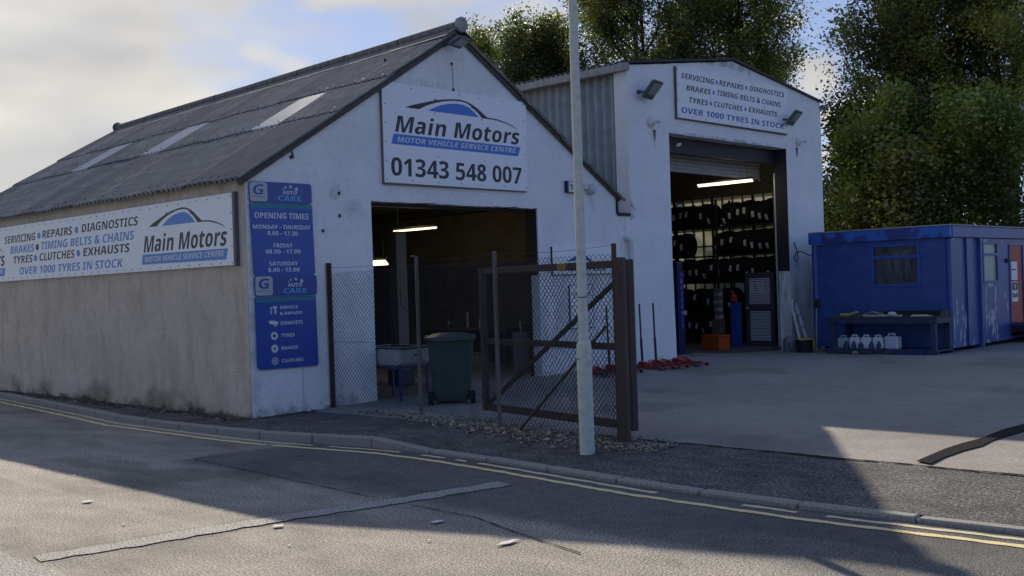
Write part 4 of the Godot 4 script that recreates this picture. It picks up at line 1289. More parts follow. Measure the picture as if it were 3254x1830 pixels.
	part(t, "band", flat([[0.093, 1.575], [1.113, 1.575], [1.112, 1.64], [0.094, 1.64]], o, ax, ay), mat(0.01, 0.17, 0.26, 0.3))
	for w in [["SERVICE", 0.49, 0.795, 1.47, 0.042], ["& REPAIRS", 0.487, 0.872, 1.384, 0.042], ["EXHAUSTS", 0.493, 0.868, 1.243, 0.05], ["TYRES", 0.492, 0.725, 1.067, 0.048], ["BRAKES", 0.491, 0.773, 0.887, 0.046], ["CLUTCHES", 0.49, 0.858, 0.703, 0.046]]:
		part(t, "lettering", lettering(w[0], o, ax, ay, w[1], w[2], w[3], w[4], 0.0, true), M.print_white)
	var pale := mat(0.42, 0.43, 0.55, 0.5)
	part(t, "tool_symbol", flat([[0.325, 1.40], [0.355, 1.40], [0.355, 1.48], [0.365, 1.51], [0.345, 1.50], [0.335, 1.50], [0.315, 1.51], [0.325, 1.48]], o, ax, ay), pale)
	part(t, "tool_symbol", flat([[0.395, 1.40], [0.425, 1.40], [0.425, 1.48], [0.45, 1.495], [0.425, 1.515], [0.37, 1.512], [0.37, 1.485], [0.395, 1.48]], o, ax, ay), M.print_white)
	part(t, "exhaust_symbol", flat([[0.29, 1.30], [0.31, 1.265], [0.37, 1.25], [0.41, 1.25], [0.38, 1.225], [0.40, 1.22], [0.44, 1.255], [0.46, 1.275], [0.44, 1.295], [0.37, 1.31], [0.31, 1.31]], o, ax, ay), M.print_white)
	for y in [1.092, 0.911]:
		var ring := MB.new()
		var inn: float = 0.026 if y > 1.0 else 0.02
		for k in 24:
			var a0 := TAU * k / 24; var a1 := TAU * (k + 1) / 24
			var c := Vector3(0.378, y, 0.0385)
			ring.quad(c + Vector3(cos(a0) * inn, sin(a0) * inn, 0), c + Vector3(cos(a0) * 0.058, sin(a0) * 0.058, 0), c + Vector3(cos(a1) * 0.058, sin(a1) * 0.058, 0), c + Vector3(cos(a1) * inn, sin(a1) * inn, 0))
		part(t, "ring_symbol", ring.mesh(), M.print_white)
	var sp := MB.new()
	for rr in [0.056, 0.036, 0.017]:
		for k in 24:
			var a0 := TAU * k / 24; var a1 := TAU * (k + 1) / 24
			var c := Vector3(0.378, 0.734, 0.0385)
			sp.quad(c + Vector3(cos(a0), sin(a0), 0) * (rr - 0.008), c + Vector3(cos(a0), sin(a0), 0) * rr, c + Vector3(cos(a1), sin(a1), 0) * rr, c + Vector3(cos(a1), sin(a1), 0) * (rr - 0.008))
	part(t, "clutch_symbol", sp.mesh(), M.print_white)
	# tyre maker's board and notices between the doorways
	o = Vector3(0, 0, 0.03)
	t = thing("tyre_sign", "white board with a blue arc and black lettering behind the gate", "sign", Vector3(0, 0, 0))
	b = MB.new()
	b.bx(6.36, 8.20, 1.87, 2.37, 0.006, 0.03)
	part(t, "board", b.mesh(), M.white_board)
	b = MB.new()
	b.bx(6.35, 6.365, 1.86, 2.38, 0.004, 0.033); b.bx(6.36, 8.2, 1.855, 1.869, 0.004, 0.033)
	part(t, "frame", b.mesh(), M.screw)
	part(t, "arc", flat([[6.74, 2.10], [6.92, 2.17], [7.05, 2.215], [7.19, 2.235], [7.33, 2.21], [7.44, 2.15], [7.52, 2.09], [7.40, 2.11], [7.28, 2.135], [7.12, 2.14], [6.95, 2.115]], o, ax, ay), M.ink_navy)
	part(t, "lettering", lettering("VREDESTEIN", o, ax, ay, 6.54, 7.87, 1.925, 0.135, 0.0), M.ink)
	t = thing("notice_board", "narrow white notice with red lettering under the tyre board", "sign", Vector3(0, 0, 0))
	b = MB.new()
	b.bx(6.82, 7.48, 0.86, 1.66, 0.006, 0.028)
	part(t, "board", b.mesh(), M.white_board)
	b = MB.new()
	for q in [[6.81, 6.822, 0.85, 1.67], [7.478, 7.49, 0.85, 1.67]]: b.bx(q[0], q[1], q[2], q[3], 0.004, 0.031)
	for q in [1.27, 0.93, 0.85, 1.66]: b.bx(6.822, 7.478, q, q + 0.012, 0.004, 0.031)
	part(t, "frame", b.mesh(), mat(0.04, 0.05, 0.09, 0.6))
	part(t, "lettering", lettering("UNIPART", Vector3(0, 0, 0.028), ax, ay, 6.92, 7.40, 1.44, 0.09, 0.0), mat(0.12, 0.03, 0.035, 0.6))

# ------------------------------------------------------------------ fence, gate
func chain_link(a: Vector3, b2: Vector3, h0: float, h1: float) -> ArrayMesh:
	# woven diamonds between two posts: zigzag strands, each a thin three-sided wire
	var vs := PackedVector3Array(); var ns := PackedVector3Array()
	var L := Vector2(b2.x - a.x, b2.z - a.z).length()
	var d := Vector3(b2.x - a.x, 0, b2.z - a.z).normalized()
	var out := Vector3.UP.cross(d)
	var pw := 0.033; var ph := 0.076; var r := 0.0026
	var cols := int(L / pw)
	var rows := int((h1 - h0) / ph)
	for c in cols:
		for sgn in [c % 2]:
			for k in rows * 2:
				var f := func(i: int) -> Vector3:
					var side := (i % 2) if sgn == 0 else 1 - (i % 2)
					return Vector3(a.x, 0, a.z) + d * ((c + side) * pw + 0.004 * sin(i * 1.3 + c)) + Vector3(0, h0 + i * ph * 0.5, 0) + out * (0.004 * (1 if (i + c) % 2 else -1) + 0.012 * sin(c * 0.35 + i * 0.11)) + Vector3(0, lerpf(a.y, b2.y, float(c) / cols), 0)
				var p: Vector3 = f.call(k); var q: Vector3 = f.call(k + 1)
				var t := (q - p).normalized()
				var x := t.cross(out).normalized(); var y := t.cross(x)
				for e in 3:
					var a0 := TAU * e / 3; var a1 := TAU * (e + 1) / 3
					var n0 := x * cos(a0) + y * sin(a0); var n1 := x * cos(a1) + y * sin(a1)
					var p0 := p + n0 * r; var p1 := p + n1 * r; var q0 := q + n0 * r; var q1 := q + n1 * r
					vs.append_array(PackedVector3Array([p0, q1, p1, p0, q0, q1]))
					ns.append_array(PackedVector3Array([n0, n1, n1, n0, n0, n1]))
	var arr := []
	arr.resize(Mesh.ARRAY_MAX)
	arr[Mesh.ARRAY_VERTEX] = vs; arr[Mesh.ARRAY_NORMAL] = ns
	var m := ArrayMesh.new()
	m.add_surface_from_arrays(Mesh.PRIMITIVE_TRIANGLES, arr)
	return m
func make_fence_and_gate() -> void:
	var f := thing("chain_link_fence", "rusty chain link fence on steel posts between the workshop corner and gate", "fence")
	var posts := [Vector3(1.36, -0.04, 0.04), Vector3(1.40, 0.0, 1.95), Vector3(0.92, 0.0, 3.93), Vector3(0.735, 0.0, 5.905)]
	var hs := [2.16, 2.14, 2.12, 2.11]
	for k in 4:
		var b := MB.new()
		var p: Vector3 = posts[k]
		b.bx(-0.026, 0.026, -0.25, hs[k], -0.004, 0.004)
		b.bx(-0.026, -0.018, -0.25, hs[k], 0.0041, 0.05)
		if k == 0: b.bx(-0.026, 0.03, -0.25, hs[k], -0.03, 0.03)
		var po := part(f, "post", b.mesh(), M.post_steel if k != 0 and k != 3 else M.rust_steel, p, Basis(Vector3.UP, 0.5))
		if k == 1:
			b = MB.new()
			b.bx(-0.17, 0.0, 2.13, 2.15, -0.01, 0.01)
			part(po, "bracket", b.mesh(), M.post_steel)
	for k in 3:
		stuff(part(f, "wire_mesh", chain_link(posts[k], posts[k + 1], 0.03, 2.06 - (0.05 if k == 1 else 0.0)), M.wire))
	for y in [2.09, 1.0]:
		for k in 3:
			var b := MB.new()
			var a: Vector3 = posts[k] + Vector3(0, y, 0); var c: Vector3 = posts[k + 1] + Vector3(0, y, 0)
			b.tube([a, a.lerp(c, 0.25) - Vector3(0, 0.02, 0), a.lerp(c, 0.5) - Vector3(0, 0.03, 0), a.lerp(c, 0.75) - Vector3(0, 0.02, 0), c], 0.0022, 4, false)
			part(f, "line_wire", b.mesh(), M.wire)
	var sb := MB.new()
	sb.tube([Vector3(0.74, 1.22, 5.78), Vector3(0.85, -0.05, 4.29)], 0.017, 8)
	part(f, "strut", sb.mesh(), M.rust_steel)
	# gate post
	var gp := MB.new()
	gp.cham(Vector3(0, 0.83, 0), Vector3(0.105, 2.26, 0.105), 0.008)
	solo("gate_post", "dark brown square steel post that the open gate hangs from", "post", gp.mesh(), M.rust_steel, Vector3(0.76, 0.0, 5.98), 0.25)
	# gate, swung back against the fence
	var hinge := Vector3(0.97, 0.09, 5.93); var tip := Vector3(1.52, 0.09, 3.12)
	var L := (tip - hinge).length()
	var g := thing("yard_gate", "dark steel framed chain link gate swung open inside the fence", "gate", hinge, atan2(-(tip - hinge).z, (tip - hinge).x))
	var H := 1.85
	var b := MB.new()
	b.cham(Vector3(0, H / 2, 0), Vector3(0.09, H, 0.09), 0.008)
	part(g, "stile", b.mesh(), M.rust_steel)
	b = MB.new()
	b.cham(Vector3(L, H / 2 - 0.01, 0), Vector3(0.085, H - 0.02, 0.07), 0.008)
	part(g, "stile", b.mesh(), M.rust_steel)
	for y in [[H - 0.045, 0.085], [0.90, 0.075], [0.05, 0.09]]:
		b = MB.new()
		b.cham(Vector3(L / 2, y[0], 0), Vector3(L - 0.09, y[1], 0.05), 0.006)
		part(g, "rail", b.mesh(), M.rust_steel)
	b = MB.new()
	b.cham(Vector3(L * 0.40, H - 0.046, 0), Vector3(0.18, 0.087, 0.052), 0.006)
	part(g, "yellow_patch", b.mesh(), grainy([[0.0, 0.10, 0.06, 0.02], [0.5, 0.28, 0.17, 0.04], [1.0, 0.4, 0.26, 0.06]], 0.08, 0.3, 0.7, null, 1.0, 3, 131))
	b = MB.new()
	var p0 := Vector3(0.05, H - 0.12, 0.03); var p1 := Vector3(L - 0.05, 0.10, 0.03)
	var dd := (p1 - p0).normalized()
	b.cham((p0 + p1) / 2, Vector3((p1 - p0).length(), 0.055, 0.035), 0.005, Basis(dd, Vector3(0, 0, 1).cross(dd), Vector3(0, 0, 1)))
	part(g, "brace", b.mesh(), M.rust_steel)
	stuff(part(g, "wire_mesh", chain_link(Vector3(0.05, 0, -0.03), Vector3(L - 0.04, 0, -0.03), 0.08, H - 0.03), M.wire))

# ------------------------------------------------------------------ lamp post
func make_street_things() -> void:
	var l := thing("lamp_post", "pale grey steel street lamp post standing in the gravel before the gate", "lamp post", Vector3(0.11, -0.02, 6.0))
	var b := MB.new()
	b.lathe([Vector2(0.076, -0.2), Vector2(0.076, 1.07), Vector2(0.072, 1.10), Vector2(0.056, 1.125), Vector2(0.053, 1.14)], 28)
	part(l, "base", b.mesh(), M.lamp_paint)
	b = MB.new()
	b.lathe([Vector2(0.053, 1.13), Vector2(0.0515, 1.573), Vector2(0.0485, 1.578), Vector2(0.0485, 1.582), Vector2(0.0505, 1.588), Vector2(0.046, 4.0), Vector2(0.041, 6.0), Vector2(0, 6.0)], 28)
	part(l, "shaft", b.mesh(), M.lamp_paint)
	# access door, facing the road
	b = MB.new()
	var R := 0.0795
	var mid := 3.22; var half := 0.78
	var q := []
	for j in 9:
		var row := []
		var y := lerpf(0.42, 1.02, j / 8.0)
		for k in 9:
			var a := mid + lerpf(-half, half, k / 8.0)
			row.append(Vector3(cos(a) * R, y, -sin(a) * R))
		q.append(row)
	b.sheet(q, false)
	for j in 8:
		for e in [0, 8]:
			var o0: Vector3 = q[j][e]; var o1: Vector3 = q[j + 1][e]
			var i0 := Vector3(o0.x * 0.93, o0.y, o0.z * 0.93); var i1 := Vector3(o1.x * 0.93, o1.y, o1.z * 0.93)
			b.quad(o0, o1, i1, i0)
	for e in [0, 8]:
		for k in 8:
			var o0: Vector3 = q[e][k]; var o1: Vector3 = q[e][k + 1]
			b.quad(o0, o1, Vector3(o1.x * 0.93, o1.y, o1.z * 0.93), Vector3(o0.x * 0.93, o0.y, o0.z * 0.93))
	var dr := part(l, "access_door", b.mesh(), M.lamp_paint)
	b = MB.new()
	b.lathe([Vector2(0.009, 0), Vector2(0.009, 0.004), Vector2(0, 0.004)], 10, Vector3(cos(2.95) * 0.0793, 0.95, -sin(2.95) * 0.0793), Basis(Vector3(0, 0, 1), PI / 2))
	part(dr, "lock", b.mesh(), M.black)
	b = MB.new()
	b.tube([Vector3(0, 5.95, 0), Vector3(-0.15, 6.08, 0), Vector3(-0.6, 6.12, 0)], 0.025, 10)
	part(l, "bracket", b.mesh(), M.lamp_paint)
	b = MB.new()
	b.cham(Vector3(-0.8, 6.12, 0), Vector3(0.5, 0.11, 0.2), 0.03)
	part(l, "lantern", b.mesh(), M.lamp_grey)
	part(l, "number_label", lettering("5", Vector3(-0.033, 0, 0.0385), Vector3(0.73, 0, 0.68).normalized(), Vector3.UP, -0.022, 0.012, 2.67, 0.06), M.print_white)
	# cable tie marks the number plate's place
	b = MB.new()
	b.lathe([Vector2(0.0535, 1.57), Vector2(0.0535, 1.580)], 24)
	part(l, "collar", b.mesh(), mat(0.08, 0.07, 0.06, 0.6))

# ------------------------------------------------------------------ fittings on the walls
func floodlight(label: String, at: Vector3, turn: float, w: float, h: float, tilt: float) -> void:
	var t := thing("floodlight", label, "floodlight", at, 0.0, "floodlights on the garage gables")
	var b := MB.new()
	b.cham(Vector3(-0.02, 0.0, 0.025), Vector3(0.09, 0.06, 0.05), 0.006)
	b.tube([Vector3(0, 0, 0.04), Vector3(0.02, -0.01, 0.16)], 0.018, 8)
	part(t, "bracket", b.mesh(), M.lamp_grey)
	var bs := Basis(Vector3.UP, turn) * Basis(Vector3.RIGHT, -tilt)
	var c := Vector3(0.12, 0.02, 0.26)
	b = MB.new()
	b.cham(c, Vector3(w, 0.06, h), 0.015, bs)
	for k in 7:
		b.box(c + bs * Vector3(lerpf(-0.4, 0.4, k / 6.0) * w, 0.04, 0), Vector3(0.008, 0.03, h * 0.8), bs)
	var body := part(t, "housing", b.mesh(), M.lamp_grey)
	b = MB.new()
	b.cham(c + bs * Vector3(0, -0.034, 0.03), Vector3(w * 0.78, 0.008, h * 0.62), 0.003, bs)
	part(body, "lens", b.mesh(), M.lamp_glass)
func make_wall_fittings() -> void:
	floodlight("grey floodlight under the workshop roof peak", Vector3(3.86, 5.71, 0.0), 0.25, 0.34, 0.26, 0.42)
	floodlight("grey floodlight on the tyre bay wall beside the corrugated flank", Vector3(9.16, 5.50, 0.0), 0.2, 0.42, 0.42, 0.85)
	floodlight("grey floodlight on the tyre bay wall above the cabin", Vector3(14.78, 5.44, 0.0), 0.2, 0.42, 0.40, 0.85)
	# horn-shaped sensors with rusty weeping below
	for k in 2:
		var x: float = [9.50, 15.48][k]
		var y: float = [4.92, 4.96][k]
		var t := thing("security_camera", "white dome camera beside the shutter opening, on the pier by the workshop" if k == 0 else "white dome camera beside the shutter opening, above the blue cabin", "camera", Vector3(x, y, 0), 0.0, "cameras over the shutter")
		var b := MB.new()
		b.lathe([Vector2(0, 0), Vector2(0.10, 0), Vector2(0.105, 0.02), Vector2(0.085, 0.06), Vector2(0.04, 0.10), Vector2(0, 0.11)], 18, Vector3(), Basis(Vector3.RIGHT, PI / 2))
		part(t, "housing", b.mesh(), M.white_plastic)
		b = MB.new()
		b.tube([Vector3(0.02, 0, 0.09), Vector3(0.10, 0.0, 0.20)], 0.035, 12)
		part(t, "lens", b.mesh(), M.white_plastic)
		b = MB.new()
		b.prism(pv([[0.10 - 0.2 * k, -0.15], [0.16 - 0.2 * k, -0.15], [0.145 - 0.2 * k, -0.22], [0.135 - 0.2 * k, -0.36], [0.125 - 0.2 * k, -0.22]]), Vector3(0, 0, 0.03), Vector3(1, 0, 0), Vector3(0, 1, 0), 0.02)
		part(t, "old_bracket", b.mesh(), mat(0.06, 0.045, 0.035, 0.9))
	var b := MB.new()
	b.cham(Vector3(0, 0, 0), Vector3(0.30, 0.10, 0.12), 0.03)
	b.tube([Vector3(-0.02, -0.04, 0.0), Vector3(-0.08, -0.2, -0.05)], 0.03, 8)
	solo("eaves_sensor", "small grey sensor at the tyre bay eave above the cabin", "sensor", b.mesh(), M.grey_plastic, Vector3(16.78, 5.92, 0.06))
	# house number and bulkhead lamp
	var t := thing("house_number", "small boxed house number plate behind the lamp post", "number plate", Vector3(6.97, 3.49, 0.0))
	b = MB.new()
	b.cham(Vector3(0, 0, 0.035), Vector3(0.36, 0.22, 0.07), 0.008)
	part(t, "box", b.mesh(), mat(0.012, 0.013, 0.05, 0.5))
	b = MB.new()
	b.cham(Vector3(0.02, 0, 0.0715), Vector3(0.31, 0.20, 0.006), 0.002)
	part(t, "face", b.mesh(), M.white_plastic)
	part(t, "lettering", lettering("15", Vector3(0, 0, 0.0745), Vector3(1, 0, 0), Vector3(0, 1, 0), -0.10, 0.08, -0.055, 0.11), M.ink)
	t = thing("bulkhead_lamp", "round white bulkhead lamp on the white wall beside the house number", "lamp", Vector3(7.50, 3.47, 0.0))
	b = MB.new()
	b.cham(Vector3(-0.10, 0.05, 0.03), Vector3(0.16, 0.12, 0.06), 0.01)
	part(t, "box", b.mesh(), M.white_plastic)
	b = MB.new()
	b.lathe([Vector2(0.10, 0), Vector2(0.105, 0.06), Vector2(0.10, 0.10), Vector2(0.07, 0.135), Vector2(0, 0.145)], 24, Vector3(0, 0, 0), Basis(Vector3.RIGHT, PI / 2))
	part(t, "globe", b.mesh(), mat(0.45, 0.47, 0.47, 0.35))
	# downpipe
	t = thing("downpipe", "white plastic downpipe between the two doorways", "pipe", Vector3(8.66, 0, 0.0))
	b = MB.new()
	b.tube([Vector3(-0.10, 2.56, 0.0), Vector3(-0.10, 2.56, 0.05), Vector3(-0.04, 2.53, 0.08), Vector3(0, 2.46, 0.08), Vector3(0, 2.38, 0.08)], 0.05, 14)
	part(t, "elbow", b.mesh(), M.white_plastic)
	b = MB.new()
	b.tube([Vector3(0, 2.40, 0.08), Vector3(0, 0.12, 0.08)], 0.042, 14)
	part(t, "pipe", b.mesh(), M.white_plastic)
	b = MB.new()
	for y in [2.34, 1.3]: b.lathe([Vector2(0.05, 0), Vector2(0.05, 0.045)], 14, Vector3(0, y, 0.08))
	part(t, "collar", b.mesh(), M.white_plastic)
	# cable from the bay to the cabin
	b = MB.new()
	b.tube([Vector3(15.13, 2.52, 0.02), Vector3(15.15, 2.38, 0.05), Vector3(15.22, 2.25, 0.06), Vector3(15.2, 2.10, 0.07), Vector3(15.11, 2.04, 0.06), Vector3(15.06, 2.13, 0.05), Vector3(15.14, 2.26, 0.06), Vector3(15.24, 2.30, 0.1), Vector3(15.3, 2.20, 0.3), Vector3(15.1, 2.14, 0.6), Vector3(14.7, 2.18, 0.85), Vector3(14.4, 2.30, 0.95)], 0.013, 8)
	var cb := solo("cable", "black cable looping from the tyre bay wall to the blue cabin", "cable", b.mesh(), M.black)
	b = MB.new()
	b.cham(Vector3(15.12, 2.01, 0.06), Vector3(0.09, 0.06, 0.05), 0.015)
	part(cb, "plug", b.mesh(), M.white_plastic)
	# fluorescent lamps
	lamp_tube("lit fluorescent tube hanging deep inside the workshop doorway", Vector3(5.5, 2.845, -2.76), 1.25, 0.13, 1)
	lamp_tube("short lit fluorescent lamp low behind the workshop's left jamb", Vector3(4.6, 2.235, -2.8), 0.42, 0.07, 3)
	lamp_tube("lit fluorescent tube under the tyre bay roof behind the shutter", Vector3(14.3, 4.04, -1.35), 1.55, 0.2, 2)
	# conduit and old fixings on the workshop gable
	b = MB.new()
	for q in [[4.03, 5.42], [4.05, 4.99], [1.62, 3.17], [1.62, 2.83], [0.78, 3.66], [2.6, 5.3], [1.3, 2.6]]:
		b.cham(Vector3(q[0], q[1], 0.008), Vector3(0.035, 0.05, 0.03), 0.006)
	b.box(Vector3(0.80, 3.72, 0.012), Vector3(0.015, 0.16, 0.02), Basis(Vector3(0, 0, 1), 0.3))
	b.tube([Vector3(4.04, 5.42, 0.006), Vector3(4.05, 5.0, 0.006)], 0.004, 4)
	solo("wall_fixing", "rusty old fixings left in the white workshop gable", "fixing", b.mesh(), mat(0.05, 0.04, 0.035, 0.8))
	b = MB.new()
	b.tube([Vector3(0.865, 0.62, 0.012), Vector3(0.86, 0.2, 0.012), Vector3(0.875, -0.03, 0.014)], 0.008, 6)
	b.tube([Vector3(0.86, 0.2, 0.016), Vector3(0.90, -0.03, 0.05)], 0.006, 6)
	b.cham(Vector3(0.90, -0.02, 0.06), Vector3(0.05, 0.05, 0.04), 0.008)
	solo("cable", "white cable dropping down the wall below the services board", "cable", b.mesh(), M.white_plastic)
func lamp_tube(label: String, at: Vector3, length: float, energy: float, tubes: int) -> void:
	var t := thing("fluorescent_lamp", label, "lamp", at)
	var b := MB.new()
	b.cham(Vector3(0, 0.045, 0), Vector3(0.09, 0.05, length + 0.05), 0.008)
	b.tube([Vector3(0, 0.07, -length * 0.4), Vector3(0, 0.45, -length * 0.4)], 0.006, 5)
	b.tube([Vector3(0, 0.07, length * 0.4), Vector3(0, 0.45, length * 0.4)], 0.006, 5)
	part(t, "batten", b.mesh(), mat(0.06, 0.06, 0.055, 0.5))
	for k in tubes:
		b = MB.new()
		b.tube([Vector3(0.03 * k, 0.0 - 0.03 * k * (1 if tubes > 1 else 0), -length / 2), Vector3(0.03 * k, 0.0 - 0.03 * k * (1 if tubes > 1 else 0), length / 2)], 0.018, 10)
		part(t, "tube", b.mesh(), M.glow)
	var l := OmniLight3D.new()
	l.name = "lamp_light"
	l.light_color = Color(1.0, 0.93, 0.76)
	l.light_energy = energy
	l.light_size = 0.25
	l.omni_range = 14.0; l.omni_attenuation = 2.0
	l.shadow_enabled = true
	l.position = Vector3(-0.05, -0.12, 0)
	t.add_child(l)

# ------------------------------------------------------------------ things in the yard
func make_yard_things() -> void:
	wheelie_bin()
	# sink on a stand
	var t := thing("sink", "white ceramic sink in a blue steel stand beside the wheelie bin", "sink", Vector3(2.30, gh(2.5, 0.1), -0.36))
	var b := MB.new()
	for p in [[0.0, 0.0], [0.0, 0.84], [0.55, 0.0], [0.55, 0.84]]:
		b = MB.new()
		b.bx(p[0] - 0.016, p[0] + 0.016, 0, 0.80, p[1] - 0.016, p[1] + 0.016)
		part(t, "leg", b.mesh(), M.blue_steel)
	b = MB.new()
	for q in [[-0.016, 0.016, 0.0, 0.84], [0.534, 0.566, 0.0, 0.84]]: b.bx(q[0], q[1], 0.50, 0.53, q[2], q[3])
	for z in [0.0, 0.84]: b.bx(0.016, 0.534, 0.50, 0.53, z - 0.015, z + 0.015)
	part(t, "frame", b.mesh(), M.blue_steel)
	b = MB.new()
	b.bx(-0.05, 0.60, 0.80, 0.825, -0.07, 0.0); b.bx(-0.05, 0.60, 0.80, 0.825, 0.85, 0.92); b.bx(-0.05, 0.03, 0.80, 0.825, 0.0, 0.85); b.bx(0.53, 0.60, 0.80, 0.825, 0.0, 0.85)
	part(t, "rim", b.mesh(), M.black)
	b = MB.new()
	var rings := []
	for r in [[0.0, 0.83], [0.0, 0.60], [0.03, 0.54], [0.10, 0.525]]:
		var row := []
		for q in rounded(-0.035 + r[0], 0.585 - r[0], -0.05 + r[0], 0.895 - r[0], 0.06, 4): row.append(Vector3(q.x, r[1], q.y))
		row.append(row[0])
		rings.append(row)
	for r in [[0.12, 0.545], [0.05, 0.6], [0.03, 0.83]]:
		var row := []
		for q in rounded(-0.035 + r[0], 0.585 - r[0], -0.05 + r[0], 0.895 - r[0], 0.06, 4): row.append(Vector3(q.x, r[1], q.y))
		row.append(row[0])
		rings.append(row)
	b.sheet(rings.slice(0, 4)); b.sheet(rings.slice(4, 7), true)
	b.bx(0.06, 0.49, 0.525, 0.535, 0.05, 0.8)
	var basin := part(t, "basin", b.mesh(), grainy([[0.0, 0.30, 0.30, 0.28], [0.5, 0.44, 0.44, 0.42], [1.0, 0.52, 0.52, 0.50]], 0.03, 0.7, 0.3, null, 1.0, 4, 141))
	b = MB.new()
	b.cham(Vector3(0.30, 0.70, 0.897), Vector3(0.12, 0.03, 0.004), 0.001)
	part(basin, "label_plate", b.mesh(), M.ink)
	# trolley jacks
	var lab := ["red trolley jack half hidden behind the gate", "red trolley jack with an upright black handle behind the gate post", "red trolley jack with an upright black handle, its white label facing the yard", "red trolley jack with an upright black handle nearest the doorway pier edge", "red trolley jack without a handle lying at the tyre bay doorway"]
	var nose := [Vector2(6.46, 1.25), Vector2(7.08, 1.33), Vector2(7.86, 1.46), Vector2(8.26, 1.50), Vector2(8.80, 1.58)]
	for k in 5: trolley_jack(lab[k], nose[k], k != 4 and k != 0, k == 2, rng.randf_range(-0.1, 0.1))
	# vehicle lift post in the bay
	t = thing("vehicle_lift", "dark blue vehicle lift post with white vertical lettering inside the tyre bay", "lift", Vector3(11.78, 0.0, -1.1))
	b = MB.new()
	b.cham(Vector3(0, 1.05, 0), Vector3(0.20, 2.10, 0.26), 0.012)
	b.cham(Vector3(0.17, 0.9, -0.02), Vector3(0.12, 1.8, 0.16), 0.01)
	part(t, "column", b.mesh(), mat(0.012, 0.016, 0.075, 0.5))
	b = MB.new()
	b.cham(Vector3(0, 0.02, 0), Vector3(0.42, 0.04, 0.5), 0.008)
	part(t, "base_plate", b.mesh(), mat(0.012, 0.016, 0.06, 0.6))
	b = MB.new()
	b.bx(-0.03, 0.095, 0.58, 1.88, 0.131, 0.134)
	var strip := part(t, "name_strip", b.mesh(), mat(0.02, 0.035, 0.22, 0.5))
	var txt := "TECALEMIT"
	for k in 9:
		part(strip, "lettering", lettering(txt[k], Vector3(0, 0, 0.134), Vector3(1, 0, 0), Vector3(0, 1, 0), 0.004, 0.062 if txt[k] != "I" else 0.03, 1.77 - k * 0.142, 0.075, 0.0, false), mat(0.42, 0.43, 0.5, 0.5))
	b = MB.new()
	b.cham(Vector3(0.16, 0.95, 0.09), Vector3(0.16, 0.10, 0.06), 0.01)
	part(t, "control_box", b.mesh(), mat(0.30, 0.34, 0.36, 0.5))
	# lift post in the workshop
	t = thing("vehicle_lift", "beige vehicle lift column standing inside the workshop doorway", "lift", Vector3(4.0, 0.01, -1.52))
	b = MB.new()
	b.cham(Vector3(0, 1.35, 0), Vector3(0.24, 2.70, 0.24), 0.012)
	part(t, "column", b.mesh(), mat(0.13, 0.11, 0.085, 0.6))
	b = MB.new()
	b.cham(Vector3(0.02, 1.55, 0.10), Vector3(0.16, 0.34, 0.08), 0.01)
	part(t, "control_box", b.mesh(), mat(0.15, 0.12, 0.08, 0.6))
	b = MB.new()
	b.cham(Vector3(0.0, 0.14, 0.0), Vector3(0.34, 0.26, 0.34), 0.01)
	part(t, "carriage", b.mesh(), mat(0.02, 0.02, 0.03, 0.6))
	# workbench with a vice and clutter along the party wall
	t = thing("workbench", "dark workbench against the party wall deep in the workshop", "bench", Vector3(7.65, 0.01, -3.6))
	b = MB.new()
	b.cham(Vector3(0, 0.80, 0), Vector3(0.7, 0.06, 3.0), 0.008)
	part(t, "top", b.mesh(), M.inner_dark)
	for p in [[-0.3, -1.4], [-0.3, 1.4], [0.3, -1.4], [0.3, 1.4]]:
		b = MB.new()
		b.bx(p[0] - 0.03, p[0] + 0.03, 0, 0.77, p[1] - 0.03, p[1] + 0.03)
		part(t, "leg", b.mesh(), M.inner_dark)
	t = thing("bench_vice", "grey bench vice on the workshop bench", "vice", Vector3(7.5, 0.84, -3.85))
	b = MB.new()
	b.cham(Vector3(0, 0.10, 0), Vector3(0.22, 0.12, 0.14), 0.02)
	b.cham(Vector3(0, 0.02, 0), Vector3(0.18, 0.04, 0.18), 0.01)
	part(t, "body", b.mesh(), M.lamp_grey)
	b = MB.new()
	b.tube([Vector3(-0.12, 0.10, 0), Vector3(-0.2, 0.10, 0)], 0.02, 8); b.tube([Vector3(-0.19, 0.02, 0), Vector3(-0.19, 0.18, 0)], 0.008, 6)
	part(t, "handle", b.mesh(), M.alu)
	b = MB.new()
	b.lathe([Vector2(0, 0), Vector2(0.035, 0), Vector2(0.035, 0.26), Vector2(0.03, 0.30), Vector2(0.012, 0.32), Vector2(0, 0.33)], 14)
	solo("spray_can", "tall grey canister standing on the workshop bench", "canister", b.mesh(), mat(0.32, 0.33, 0.36, 0.4), Vector3(7.5, 0.84, -3.45))
	b = MB.new()
	b.lathe([Vector2(0, 0), Vector2(0.05, 0), Vector2(0.05, 0.12), Vector2(0.03, 0.16), Vector2(0.03, 0.19), Vector2(0, 0.19)], 14)
	solo("oil_bottle", "squat white bottle at the end of the workshop bench", "bottle", b.mesh(), M.white_plastic, Vector3(7.45, 0.84, -3.0))
	jerrycan("grey plastic can on the workshop floor under the bench", Vector3(7.5, 0.01, -3.2), 0.3, 0.30, 0.30, mat(0.22, 0.24, 0.24, 0.5), M.black, "")
	t = thing("chemical_cabinet", "pale steel cabinet with a red diamond label inside the workshop doorway", "cabinet", Vector3(6.6, 0.01, -0.98), 0.35)
	b = MB.new()
	b.cham(Vector3(0, 0.40, 0), Vector3(0.36, 0.80, 0.32), 0.012)
	part(t, "body", b.mesh(), mat(0.20, 0.19, 0.18, 0.6))
	part(t, "hazard_label", flat([[0.0, 0.50], [0.07, 0.59], [0.0, 0.68], [-0.07, 0.59]], Vector3(-0.181, 0, 0), Vector3(0, 0, 1), Vector3(0, 1, 0)), M.red)
	b = MB.new()
